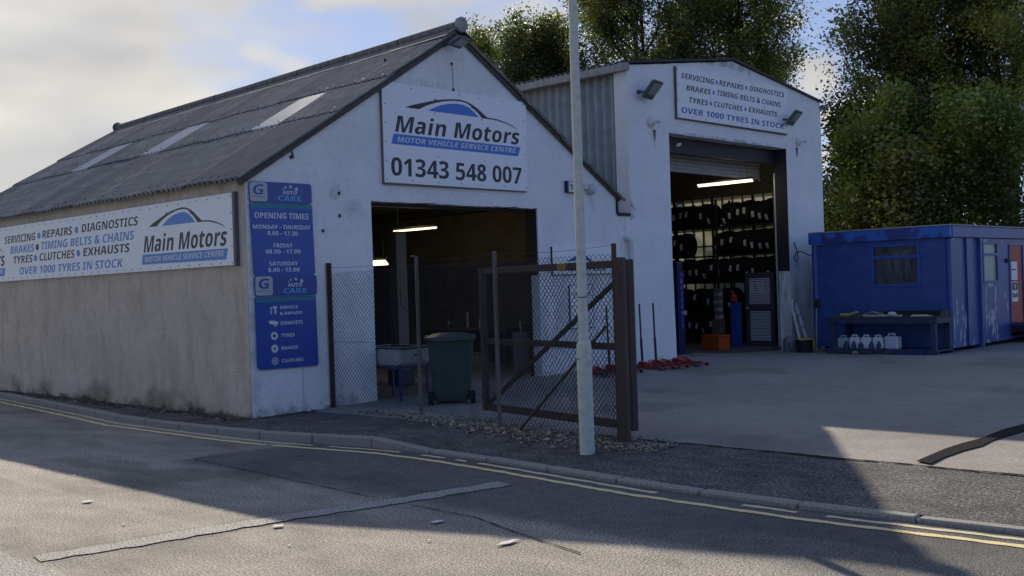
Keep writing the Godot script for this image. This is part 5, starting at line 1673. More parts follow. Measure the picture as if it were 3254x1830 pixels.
	b.tube([Vector3(-0.1, 0.8, 0), Vector3(-0.2, 1.0, 0.02)], 0.02, 8)
	part(t, "nozzle", b.mesh(), M.white_plastic)
	# crate, boards and box in the bay
	t = thing("plastic_crate", "orange plastic crate on the tyre bay floor", "crate", Vector3(13.6, 0.0, -1.28), 1.4)
	b = MB.new()
	var cr := mat(0.42, 0.075, 0.012, 0.5)
	for q in [[-0.26, 0.26, 0.17, 0.19], [-0.26, 0.26, -0.19, -0.17]]: b.prism(pv([[q[0], 0.0], [q[1], 0.0], [q[1] + 0.03, 0.34], [q[0] - 0.03, 0.34]]), Vector3(0, 0.01, q[3]), Vector3(1, 0, 0), Vector3(0, 1, 0), 0.02)
	for s in [-1, 1]: b.bx(0.26 * s - 0.01, 0.26 * s + 0.02, 0.01, 0.34, -0.17, 0.17)
	b.bx(-0.26, 0.26, 0.005, 0.03, -0.17, 0.17)
	part(t, "shell", b.mesh(), cr)
	b = MB.new()
	for s in [-1.0, 1.0]: b.cham(Vector3(0, 0.34, 0.185 * s), Vector3(0.60, 0.03, 0.035), 0.006)
	for s in [-1.0, 1.0]: b.cham(Vector3(0.285 * s, 0.34, 0), Vector3(0.035, 0.03, 0.34), 0.006)
	part(t, "rim", b.mesh(), cr)
	b = MB.new()
	b.cham(Vector3(0, 0.27, 0.195), Vector3(0.11, 0.025, 0.012), 0.005)
	part(t, "hand_hole", b.mesh(), mat(0.45, 0.36, 0.28, 0.6))
	b = MB.new()
	b.cham(Vector3(0, 0.55, 0), Vector3(0.025, 1.10, 0.28), 0.005)
	solo("leaning_board", "bright blue board leaning beside the louvred door", "board", b.mesh(), mat(0.015, 0.03, 0.22, 0.6), Vector3(14.75, 0.0, -1.42), 0.2)
	b = MB.new()
	b.cham(Vector3(0, 0.35, 0), Vector3(0.25, 0.70, 0.24), 0.008)
	solo("cardboard_box", "tall brown cardboard box standing behind the orange crate", "box", b.mesh(), mat(0.085, 0.055, 0.035, 0.9), Vector3(14.5, 0.0, -1.78), 0.1)
	for k in 4:
		b = MB.new()
		b.cham(Vector3(0, 0.05, 0), Vector3(0.14, 0.09, 0.17), 0.006)
		solo("parts_box", "small pale cardboard parts box stacked above the tall brown box", "box", b.mesh(), mat(0.30, 0.26, 0.22, 0.8), Vector3(14.5 + 0.01 * k, 0.70 + k * 0.19, -1.76 + rng.randf_range(-0.02, 0.02)), rng.randf_range(-0.2, 0.2), "parts boxes on the tall box")
		b = MB.new()
		b.cham(Vector3(0, 0.05, 0), Vector3(0.16, 0.10, 0.18), 0.006)
		solo("parts_box", "dark parts box between the pale boxes on the tall brown box", "box", b.mesh(), M.inner_dark, Vector3(14.5, 0.791 + k * 0.19, -1.76), 0.0, "dark boxes on the tall box")
	b = MB.new()
	b.cham(Vector3(0, 0.09, 0), Vector3(0.12, 0.18, 0.15), 0.03)
	b.tube([Vector3(0, 0.17, 0.02), Vector3(0, 0.30, -0.06)], 0.02, 8)
	solo("petrol_can", "small red can hanging above the blue board", "can", b.mesh(), M.red, Vector3(14.72, 1.10, -1.45), 0.3)
	# louvred door
	t = thing("louvred_door", "grey door with two louvred panels standing open just inside the shutter", "door", Vector3(15.2, -0.04, -0.6), PI / 2)
	b = MB.new()
	var dg := mat(0.04, 0.042, 0.06, 0.6)
	for q in [[0.0, 0.11], [0.70, 0.80]]: b.bx(q[0], q[1], 0.0, 1.86, -0.02, 0.02)
	for q in [[0.0, 0.14], [0.92, 1.05], [1.74, 1.86]]: b.bx(0.11, 0.70, q[0], q[1], -0.02, 0.02)
	var leaf := part(t, "frame", b.mesh(), dg)
	t.rotation.y = PI / 2
	var sl := MB.new()
	sl.box(Vector3(0.405, 0, 0), Vector3(0.58, 0.036, 0.006), Basis(Vector3.RIGHT, 0.7))
	var slm := sl.mesh()
	for q in [[0.16, 17], [1.07, 15]]:
		for k in q[1]:
			part(leaf, "louvre", slm, mat_once("louvre"), Vector3(0, q[0] + 0.02 + k * 0.044, 0))
	b = MB.new()
	b.lathe([Vector2(0, 0), Vector2(0.025, 0), Vector2(0.02, 0.04), Vector2(0, 0.045)], 12, Vector3(0.75, 0.98, -0.02), Basis(Vector3.RIGHT, -PI / 2))
	part(t, "knob", b.mesh(), M.alu)
	# by the cabin: step ladder, bucket, can, broom
	var lx := 14.42
	t = thing("stepladder", "folded aluminium stepladder with a looped top leaning on the tyre bay wall", "ladder")
	for s in [0.0, 0.035]:
		b = MB.new()
		var pth := []
		var foot := Vector3(14.25, -0.05, 0.62); var top := Vector3(14.62, 1.02, 0.17)
		var wv := Vector3(0.30, 0, 0.02)
		pth.append(foot + Vector3(0, 0, s)); pth.append(top + Vector3(0, -0.02, s))
		for k in 7:
			var a := PI * (k + 1) / 8.0
			pth.append(top + wv * (0.5 - 0.5 * cos(a)) * 0.62 + Vector3(0.0, 0.11 * sin(a), s))
		pth.append(top + wv * 0.62 + Vector3(0, -0.02, s)); pth.append(foot + wv + Vector3(0, 0.03, s))
		b.tube(pth, 0.019, 8)
		part(t, "frame", b.mesh(), M.alu)
	for k in 3:
		b = MB.new()
		var c := Vector3(14.25, -0.05, 0.64).lerp(Vector3(14.62, 1.02, 0.19), 0.25 + k * 0.27) + Vector3(0.12, 0.0, 0)
		b.cham(c, Vector3(0.24, 0.03, 0.09), 0.006)
		part(t, "tread", b.mesh(), M.alu)
	b = MB.new()
	b.prism(pv([[0.06, 0.05], [0.25, 0.06], [0.52, 0.86], [0.42, 0.86]]), Vector3(14.25, -0.03, 0.50), Vector3(1, 0, 0), Vector3(0, 0.92, -0.39), 0.012)
	part(t, "back_panel", b.mesh(), mat(0.15, 0.17, 0.24, 0.6))
	t = thing("bucket", "black rubber bucket with a yellow rim beside the cabin corner", "bucket", Vector3(13.85, gh(13.85, 0.9), 0.92))
	b = MB.new()
	b.lathe([Vector2(0, 0), Vector2(0.17, 0), Vector2(0.20, 0.30), Vector2(0.19, 0.30), Vector2(0.16, 0.02), Vector2(0, 0.02)], 20)
	part(t, "body", b.mesh(), M.black)
	b = MB.new()
	b.tube([Vector3(-0.2, 0.30, 0), Vector3(-0.1, 0.31, 0.17), Vector3(0.1, 0.31, 0.17), Vector3(0.2, 0.30, 0), Vector3(0.1, 0.31, -0.17), Vector3(-0.1, 0.31, -0.17), Vector3(-0.2, 0.30, 0)], 0.016, 8)
	b.cham(Vector3(0.05, 0.2, 0.20), Vector3(0.06, 0.2, 0.03), 0.01)
	part(t, "rim", b.mesh(), mat(0.50, 0.36, 0.02, 0.5))
	t = thing("fuel_can", "grey plastic drum with a rounded shoulder between the doorway and stepladder", "can", Vector3(13.98, gh(14, 0.5), 0.47))
	b = MB.new()
	b.lathe([Vector2(0, 0), Vector2(0.15, 0), Vector2(0.155, 0.26), Vector2(0.13, 0.34), Vector2(0.05, 0.39), Vector2(0, 0.39)], 20)
	part(t, "body", b.mesh(), M.grey_plastic)
	b = MB.new()
	b.tube([Vector3(-0.12, 0.25, 0.05), Vector3(-0.2, 0.1, 0.1), Vector3(-0.14, 0.02, 0.12)], 0.01, 6)
	part(t, "hose", b.mesh(), M.black)
	t = thing("broom", "wooden handled broom propped against the cabin corner", "broom")
	b = MB.new()
	b.tube([Vector3(14.0, -0.02, 1.12), Vector3(14.25, 0.98, 1.02)], 0.012, 8)
	part(t, "handle", b.mesh(), mat(0.34, 0.30, 0.24, 0.7))
	b = MB.new()
	b.cham(Vector3(14.26, 1.05, 1.02), Vector3(0.06, 0.22, 0.14), 0.02)
	part(t, "head", b.mesh(), M.black)
	bench()
	louvre_fix()
var once := {}
func mat_once(k: String) -> Material:
	if not once.has(k): once[k] = mat(0.42, 0.44, 0.50, 0.45)
	return once[k]
func louvre_fix() -> void:
	pass
func wheelie_bin() -> void:
	var t := thing("wheelie_bin", "dark green wheelie bin behind the chain link fence", "bin", Vector3(2.62, gh(2.6, 1.35), 1.28), -0.75)
	t.scale = Vector3(1.22, 1.0, 1.22)
	var g := grainy([[0.0, 0.025, 0.05, 0.038], [0.6, 0.036, 0.068, 0.05], [1.0, 0.055, 0.085, 0.065]], 0.02, 0.9, 0.5, null, 1.0, 4, 151)
	# local: hinge side towards +z, lid front towards -z
	var b := MB.new()
	var rings := []
	for r in [[0.21, 0.23, 0.06], [0.225, 0.255, 0.16], [0.275, 0.325, 0.90], [0.285, 0.335, 0.92], [0.285, 0.335, 0.97]]:
		var row := []
		for q in rounded(-r[0], r[0], -r[1], r[1], 0.05, 3): row.append(Vector3(q.x, r[2], q.y))
		row.append(row[0])
		rings.append(row)
	b.sheet(rings, true)
	b.bx(-0.2, 0.2, 0.055, 0.065, -0.22, 0.22)
	part(t, "body", b.mesh(), g)
	b = MB.new()
	b.cham(Vector3(0, 0.955, 0), Vector3(0.60, 0.03, 0.70), 0.01)
	b.tube([Vector3(-0.22, 0.95, 0.40), Vector3(0.22, 0.95, 0.40)], 0.018, 10)
	for x in [-0.2, 0.0, 0.2]: b.bx(x - 0.015, x + 0.015, 0.92, 0.96, 0.33, 0.40)
	part(t, "handle", b.mesh(), g)
	b = MB.new()
	var lid := []
	for k in 9:
		var z := lerpf(-0.37, 0.33, k / 8.0)
		var row := []
		for j in 7:
			var x := lerpf(-0.305, 0.305, j / 6.0)
			row.append(Vector3(x, 0.985 + 0.06 * (1.0 - pow(absf(k / 4.0 - 1.0), 2.5)) * (1.0 - pow(absf(j / 3.0 - 1.0), 3.0)), z))
		lid.append(row)
	b.sheet(lid)
	b.cham(Vector3(0, 0.98, -0.02), Vector3(0.62, 0.022, 0.72), 0.008)
	part(t, "lid", b.mesh(), mat(0.035, 0.07, 0.06, 0.35))
	for x in [-0.25, 0.25]:
		b = MB.new()
		b.lathe([Vector2(0, -0.03), Vector2(0.085, -0.03), Vector2(0.10, -0.02), Vector2(0.10, 0.02), Vector2(0.085, 0.03), Vector2(0, 0.03)], 18, Vector3(x, 0.10, 0.24), Basis(Vector3(0, 0, 1), PI / 2))
		part(t, "wheel", b.mesh(), M.rubber)
func trolley_jack(label: String, nose: Vector2, handle: bool, plate: bool, turn: float) -> void:
	# local: body along +z from the handle end to the nose
	var dir := Vector2(-0.12, 0.72).normalized().rotated(turn * 0.5)
	var rear := nose - dir * 0.72
	var t := thing("trolley_jack", label, "jack", Vector3(rear.x, gh(rear.x, rear.y) + 0.006, rear.y), atan2(dir.x, dir.y))
	var b := MB.new()
	var side := pv([[0.0, 0.03], [0.08, 0.02], [0.45, 0.02], [0.70, 0.02], [0.74, 0.045], [0.70, 0.06], [0.45, 0.065], [0.30, 0.09], [0.16, 0.145], [0.04, 0.15], [0.0, 0.10]])
	for x in [-0.13, 0.10]:
		b.prism(side, Vector3(x + 0.03, 0, 0), Vector3(0, 0, 1), Vector3(0, 1, 0), -0.03 if false else 0.012)
	b.cham(Vector3(0, 0.10, 0.12), Vector3(0.20, 0.07, 0.18), 0.02)
	b.cham(Vector3(0, 0.042, 0.64), Vector3(0.28, 0.03, 0.06), 0.012)
	part(t, "frame", b.mesh(), M.red)
	b = MB.new()
	b.cham(Vector3(0, 0.065, 0.42), Vector3(0.08, 0.025, 0.36), 0.008, Basis(Vector3.RIGHT, 0.08))
	b.lathe([Vector2(0, 0), Vector2(0.05, 0), Vector2(0.055, 0.03), Vector2(0, 0.03)], 14, Vector3(0, 0.06, 0.60))
	part(t, "lifting_arm", b.mesh(), mat(0.05, 0.012, 0.012, 0.5))
	for p in [[-0.15, 0.05], [0.15, 0.05], [-0.15, 0.68], [0.15, 0.68]]:
		b = MB.new()
		b.lathe([Vector2(0, -0.02), Vector2(0.035, -0.02), Vector2(0.035, 0.02), Vector2(0, 0.02)], 12, Vector3(p[0], 0.035, p[1]), Basis(Vector3(0, 0, 1), PI / 2))
		part(t, "wheel", b.mesh(), mat(0.10, 0.10, 0.10, 0.5, 0.5))
	if handle:
		b = MB.new()
		b.tube([Vector3(0, 0.12, 0.02), Vector3(0, 0.55, 0.0), Vector3(0, 0.56, 0.0)], 0.024, 10)
		b.tube([Vector3(0, 0.55, 0.0), Vector3(0, 1.22, -0.02)], 0.017, 10)
		part(t, "handle", b.mesh(), M.black)
	if plate:
		b = MB.new()
		b.cham(Vector3(0.0, 0.139, 0.12), Vector3(0.13, 0.004, 0.15), 0.001, Basis(Vector3.RIGHT, 0.05))
		part(t, "label_plate", b.mesh(), mat(0.5, 0.5, 0.5, 0.5))
func jerrycan(label: String, at: Vector3, turn: float, h: float, wd: float, m: Material, capm: Material, group: String) -> void:
	var t := thing("jerrycan", label, "jerrycan", at, turn, group)
	var b := MB.new()
	b.cham(Vector3(0, h * 0.42, 0), Vector3(wd * 0.75, h * 0.84, wd), 0.03)
	part(t, "body", b.mesh(), m)
	b = MB.new()
	b.tube([Vector3(0, h * 0.82, -wd * 0.32), Vector3(0, h * 0.97, -wd * 0.26), Vector3(0, h * 0.97, wd * 0.12), Vector3(0, h * 0.82, wd * 0.2)], wd * 0.09, 8)
	part(t, "handle", b.mesh(), m)
	b = MB.new()
	b.lathe([Vector2(wd * 0.13, 0), Vector2(wd * 0.13, h * 0.12), Vector2(0, h * 0.125)], 12, Vector3(0, h * 0.83, wd * 0.34))
	part(t, "cap", b.mesh(), capm)
func bench() -> void:
	var t := thing("steel_bench", "heavy dark blue steel workbench standing along the cabin end wall", "bench", Vector3(13.43, -0.04, 1.68))
	var m := grainy([[0.0, 0.018, 0.022, 0.055], [0.6, 0.028, 0.036, 0.085], [1.0, 0.05, 0.055, 0.09]], 0.03, 0.9, 0.55, null, 1.0, 4, 161)
	var W := 0.82; var L := 2.44
	var b := MB.new()
	b.cham(Vector3(W / 2, 0.80, L / 2), Vector3(W, 0.03, L), 0.006)
	part(t, "top", b.mesh(), mat(0.05, 0.04, 0.034, 0.8))
	b = MB.new()
	b.cham(Vector3(0.025, 0.73, L / 2), Vector3(0.05, 0.115, L), 0.006); b.cham(Vector3(W - 0.025, 0.73, L / 2), Vector3(0.05, 0.115, L), 0.006)
	b.cham(Vector3(W / 2, 0.73, 0.025), Vector3(W - 0.1, 0.115, 0.05), 0.006); b.cham(Vector3(W / 2, 0.73, L - 0.025), Vector3(W - 0.1, 0.115, 0.05), 0.006)
	part(t, "apron", b.mesh(), m)
	for p in [[0.05, 0.13], [0.05, L - 0.09], [W - 0.05, 0.13], [W - 0.05, L - 0.09]]:
		b = MB.new()
		b.cham(Vector3(p[0], 0.33, p[1]), Vector3(0.09, 0.70, 0.11), 0.008)
		part(t, "leg", b.mesh(), m)
	b = MB.new()
	b.cham(Vector3(0.03, 0.075, L / 2), Vector3(0.06, 0.12, L), 0.006); b.cham(Vector3(W - 0.03, 0.075, L / 2), Vector3(0.06, 0.12, L), 0.006)
	b.bx(0.06, W - 0.06, 0.10, 0.125, 0.01, L - 0.01)
	part(t, "lower_shelf", b.mesh(), m)
	# things on top
	var top := 0.782
	b = MB.new()
	b.cham(Vector3(0, 0.035, 0), Vector3(0.10, 0.07, 0.22), 0.02)
	b.cham(Vector3(0.02, 0.06, 0.17), Vector3(0.10, 0.06, 0.24), 0.02, Basis(Vector3.RIGHT, -0.3))
	solo("sponge", "pair of yellow sponges at the doorway end of the bench top", "sponge", b.mesh(), mat(0.36, 0.29, 0.10, 0.9), Vector3(13.60, top, 2.05))
	b = MB.new()
	b.cham(Vector3(0, 0.05, 0.10), Vector3(0.12, 0.02, 0.32), 0.006, Basis(Vector3.RIGHT, -0.28))
	b.cham(Vector3(0, 0.06, 0.40), Vector3(0.10, 0.02, 0.34), 0.006, Basis(Vector3.RIGHT, 0.25))
	solo("leather_cloth", "folded yellow wash leather on the bench top", "cloth", b.mesh(), mat(0.36, 0.22, 0.05, 0.9), Vector3(13.62, top, 2.42))
	b = MB.new()
	b.cham(Vector3(0, 0.018, 0.42), Vector3(0.05, 0.035, 0.86), 0.006)
	solo("aluminium_strip", "long pale metal strip lying on the bench top", "strip", b.mesh(), mat(0.46, 0.45, 0.42, 0.6), Vector3(13.55, top, 2.50))
	b = MB.new()
	b.lathe([Vector2(0, 0), Vector2(0.09, 0.0), Vector2(0.10, 0.03), Vector2(0.07, 0.07), Vector2(0, 0.08)], 14)
	solo("rag", "crumpled white rag over the pale strip on the bench", "rag", b.mesh(), mat(0.5, 0.49, 0.47, 0.9), Vector3(13.57, top + 0.022, 3.12))
	t = thing("drip_tray", "black metal drip tray on the bench top against the cabin", "tray", Vector3(13.98, top, 3.46))
	b = MB.new()
	b.bx(-0.2, 0.2, 0.0, 0.01, -0.6, 0.6)
	part(t, "base", b.mesh(), M.black)
	b = MB.new()
	for s in [-1.0, 1.0]:
		b.bx(-0.21, 0.21, 0.0, 0.10, 0.6 * s - 0.01, 0.6 * s + 0.01); b.bx(0.2 * s - 0.01, 0.2 * s + 0.01, 0.0, 0.10 if s > 0 else 0.03, -0.59, 0.59)
	part(t, "rim", b.mesh(), M.black)
	b = MB.new()
	b.cham(Vector3(0, 0.02, 0), Vector3(0.05, 0.03, 0.34), 0.006); b.cham(Vector3(-0.05, 0.012, 0.05), Vector3(0.12, 0.015, 0.42), 0.004, Basis(Vector3.UP, 0.2))
	solo("paper_sheets", "white papers with red print on the bench in front of the tray", "paper", b.mesh(), mat(0.52, 0.47, 0.42, 0.8), Vector3(13.56, top, 3.72))
	# plastic cans on the lower shelf
	var wm := mat(0.66, 0.68, 0.68, 0.45); var gm := mat(0.36, 0.39, 0.43, 0.45)
	for k in 3: jerrycan("white five litre plastic can in the row on the bench's lower shelf", Vector3(13.62, 0.088, 2.26 + k * 0.265), -PI / 2 + PI / 2, 0.30, 0.235, wm, M.lamp_grey, "white cans under the bench")
	jerrycan("dull grey plastic can at the doorway end of the bench's lower shelf", Vector3(13.66, 0.088, 1.98), 0.0, 0.28, 0.26, gm, M.black, "")
	jerrycan("large pale blue grey plastic can ending the row on the lower shelf", Vector3(13.64, 0.088, 3.09), 0.0, 0.33, 0.30, mat(0.46, 0.51, 0.57, 0.45), M.black, "")
	for k in 5:
		var bt := thing("oil_bottle", "small dark blue bottle in front of the white cans under the bench", "bottle", Vector3(13.50 + 0.01 * (k % 2), 0.088, 2.10 + k * 0.17 + (0.06 if k > 2 else 0.0)), 0.0, "bottles in front of the cans")
		b = MB.new()
		b.lathe([Vector2(0, 0), Vector2(0.05, 0), Vector2(0.052, 0.10), Vector2(0.025, 0.135), Vector2(0.022, 0.15)], 12)
		part(bt, "body", b.mesh(), mat(0.03, 0.05, 0.10, 0.4))
		b = MB.new()
		b.lathe([Vector2(0.024, 0.15), Vector2(0.024, 0.17), Vector2(0, 0.17)], 10)
		part(bt, "cap", b.mesh(), M.black if k != 2 else M.white_plastic)
	for k in 5:
		b = MB.new()
		b.lathe([Vector2(0, -0.06), Vector2(0.028, -0.06), Vector2(0.032, -0.05), Vector2(0.032, 0.05), Vector2(0.028, 0.06), Vector2(0, 0.06)], 12, Vector3(0, 0.033, 0), Basis(Vector3.RIGHT, PI / 2))
		solo("filter_can", "small pale yellow can lying on the ground under the bench" if k == 2 else "small dark can lying on the ground under the bench", "can", b.mesh(), mat(0.34, 0.30, 0.16, 0.5) if k == 2 else mat(0.03, 0.04, 0.07, 0.5), Vector3(13.36, gh(13.3, 2.2) + 0.008, 2.05 + k * 0.16), 0.0, "cans under the bench rail")
	t = thing("axle_stand", "dark blue metal axle stand lying on the ground before the bench", "stand", Vector3(13.30, gh(13.3, 3.3) + 0.006, 3.15))
	b = MB.new()
	b.prism(pv([[0.0, 0.02], [0.15, 0.0], [0.62, 0.0], [0.72, 0.03], [0.72, 0.10], [0.62, 0.11], [0.45, 0.07], [0.12, 0.07], [0.0, 0.06]]), Vector3(0.04, 0, 0), Vector3(0, 0, 1), Vector3(0, 1, 0), 0.09)
	part(t, "body", b.mesh(), mat(0.02, 0.03, 0.12, 0.4))
	b = MB.new()
	b.tube([Vector3(0, 0.05, -0.06), Vector3(0, 0.05, 0.05)], 0.022, 8)
	part(t, "pin", b.mesh(), M.lamp_grey)

# ------------------------------------------------------------------ tyres
func make_tyre_racks() -> void:
	var rails := [3.02, 2.27, 1.57, 0.80, 0.10]
	var t := thing("tyre_rack", "black steel tyre racking along the window wall of the tyre bay", "rack")
	for z in [-0.75, -2.45, -4.15, -5.85]:
		for x in [15.58, 16.22]:
			var b := MB.new()
			b.bx(x - 0.025, x + 0.025, -0.1, 3.75, z - 0.025, z + 0.025)
			part(t, "upright", b.mesh(), M.black)
	for y in rails:
		for x in [15.68, 16.10]:
			var b := MB.new()
			b.tube([Vector3(x, y + 0.02, -0.7), Vector3(x, y + 0.02, -5.9)], 0.02, 6)
			part(t, "rail", b.mesh(), M.black)
	var meshes := []
	for s in [[0.325, 0.205], [0.315, 0.195], [0.335, 0.225]]:
		var R: float = s[0]; var w: float = s[1] / 2
		var b := MB.new()
		b.lathe([Vector2(R * 0.62, -w * 0.72), Vector2(R * 0.66, -w * 0.86), Vector2(R * 0.80, -w * 1.0), Vector2(R * 0.92, -w * 0.95), Vector2(R * 0.975, -w * 0.78), Vector2(R * 0.995, -w * 0.5),
			Vector2(R * 0.995, -w * 0.38), Vector2(R * 0.972, -w * 0.36), Vector2(R * 0.972, -w * 0.30), Vector2(R, -w * 0.28), Vector2(R, -w * 0.06), Vector2(R * 0.972, -w * 0.04), Vector2(R * 0.972, w * 0.04), Vector2(R, w * 0.06), Vector2(R, w * 0.28), Vector2(R * 0.972, w * 0.30), Vector2(R * 0.972, w * 0.36), Vector2(R * 0.995, w * 0.38),
			Vector2(R * 0.995, w * 0.5), Vector2(R * 0.975, w * 0.78), Vector2(R * 0.92, w * 0.95), Vector2(R * 0.80, w), Vector2(R * 0.66, w * 0.86), Vector2(R * 0.62, w * 0.72), Vector2(R * 0.66, 0.0), Vector2(R * 0.62, -w * 0.72)], 26, Vector3(), Basis(Vector3.RIGHT, PI / 2))
		meshes.append([b.mesh(), R, w])
	var stickers := []
	for a in meshes:
		var b := MB.new()
		var rows := []
		for k in 7:
			var an := lerpf(-0.24, 0.24, k / 6.0)
			var row := []
			for j in 2: row.append(Vector3(-cos(an) * (a[1] + 0.002), sin(an) * (a[1] + 0.002), (j - 0.5) * 0.075))
			rows.append(row)
		b.sheet(rows, true)
		stickers.append(b.mesh())
	var paper := [mat(0.46, 0.47, 0.50, 0.6), mat(0.36, 0.37, 0.42, 0.6), mat(0.42, 0.38, 0.34, 0.6)]
	var names := ["black car tyre on the top row of the window racking", "black car tyre on the second row of the window racking", "black car tyre on the third row of the window racking", "black car tyre on the fourth row of the window racking", "black car tyre on the floor row of the window racking"]
	var groups := ["tyres on the top row", "tyres on the second row", "tyres on the third row", "tyres on the fourth row", "tyres on the floor row"]
	var spans := [[[-5.3, -2.62], [-2.33, -0.85]], [[-5.3, -3.45], [-2.50, -0.85]], [[-5.3, -0.85]], [[-5.3, -3.50], [-3.22, -2.05]], [[-5.3, -2.0]]]
	for r in 5:
		for sp in spans[r]:
			var z: float = sp[1]
			while z > sp[0]:
				var i := rng.randi() % 3
				var w: float = meshes[i][2]; var R: float = meshes[i][1]
				z -= w
				var tilt := 0.0
				var o := thing("tyre", names[r], "tyre", Vector3(15.89 + rng.randf_range(-0.02, 0.02), rails[r] + 0.035 + R * 0.90, z), rng.randf_range(-0.05, 0.05), groups[r])
				part(o, "tread", meshes[i][0], M.rubber)
				if rng.randf() < 0.85:
					part(o, "label_sticker", stickers[i], paper[rng.randi() % 3], Vector3(), Basis(Vector3(0, 0, 1), rng.randf_range(-0.35, 0.55)))
				z -= w + 0.008

# ------------------------------------------------------------------ trees
const EYE := Vector2(-8.2466, 13.0675)
func along(u: float, dist: float) -> Vector2:   # a spot seen at bearing u (pixels of the photograph's width), dist metres from the road's far side
	var ang := deg_to_rad(46.05) + atan((u - 1627.0) / 3413.9)
	return EYE + Vector2(sin(ang), -cos(ang)) * dist
func leaf_cluster(n: int, r: float, leaf: float, sd: int) -> ArrayMesh:
	var g := RandomNumberGenerator.new()
	g.seed = sd
	var b := MB.new()
	for k in n:
		var p := Vector3(g.randfn(), g.randfn(), g.randfn()) * r * 0.5
		var bs := Basis.from_euler(Vector3(g.randf_range(-1.1, 1.1), g.randf() * TAU, g.randf_range(-1.1, 1.1)))
		var s := leaf * g.randf_range(0.7, 1.25)
		var tip: Vector3 = p + bs * Vector3(0, 0, s); var l: Vector3 = p + bs * Vector3(-s * 0.42, s * 0.08, s * 0.42); var rr: Vector3 = p + bs * Vector3(s * 0.42, s * 0.08, s * 0.42)
		var n1 := (l - p).cross(tip - p).normalized(); var n2 := (tip - p).cross(rr - p).normalized()
		b.tri(p, l, tip, n1); b.tri(p, tip, rr, n2)
	return b.mesh()
func leaf_mat(back: Color) -> StandardMaterial3D:
	var m := mat(1, 1, 1, 0.42, 0.0, 0.5)
	m.vertex_color_use_as_albedo = true
	m.backlight_enabled = true
	m.backlight = back
	return m
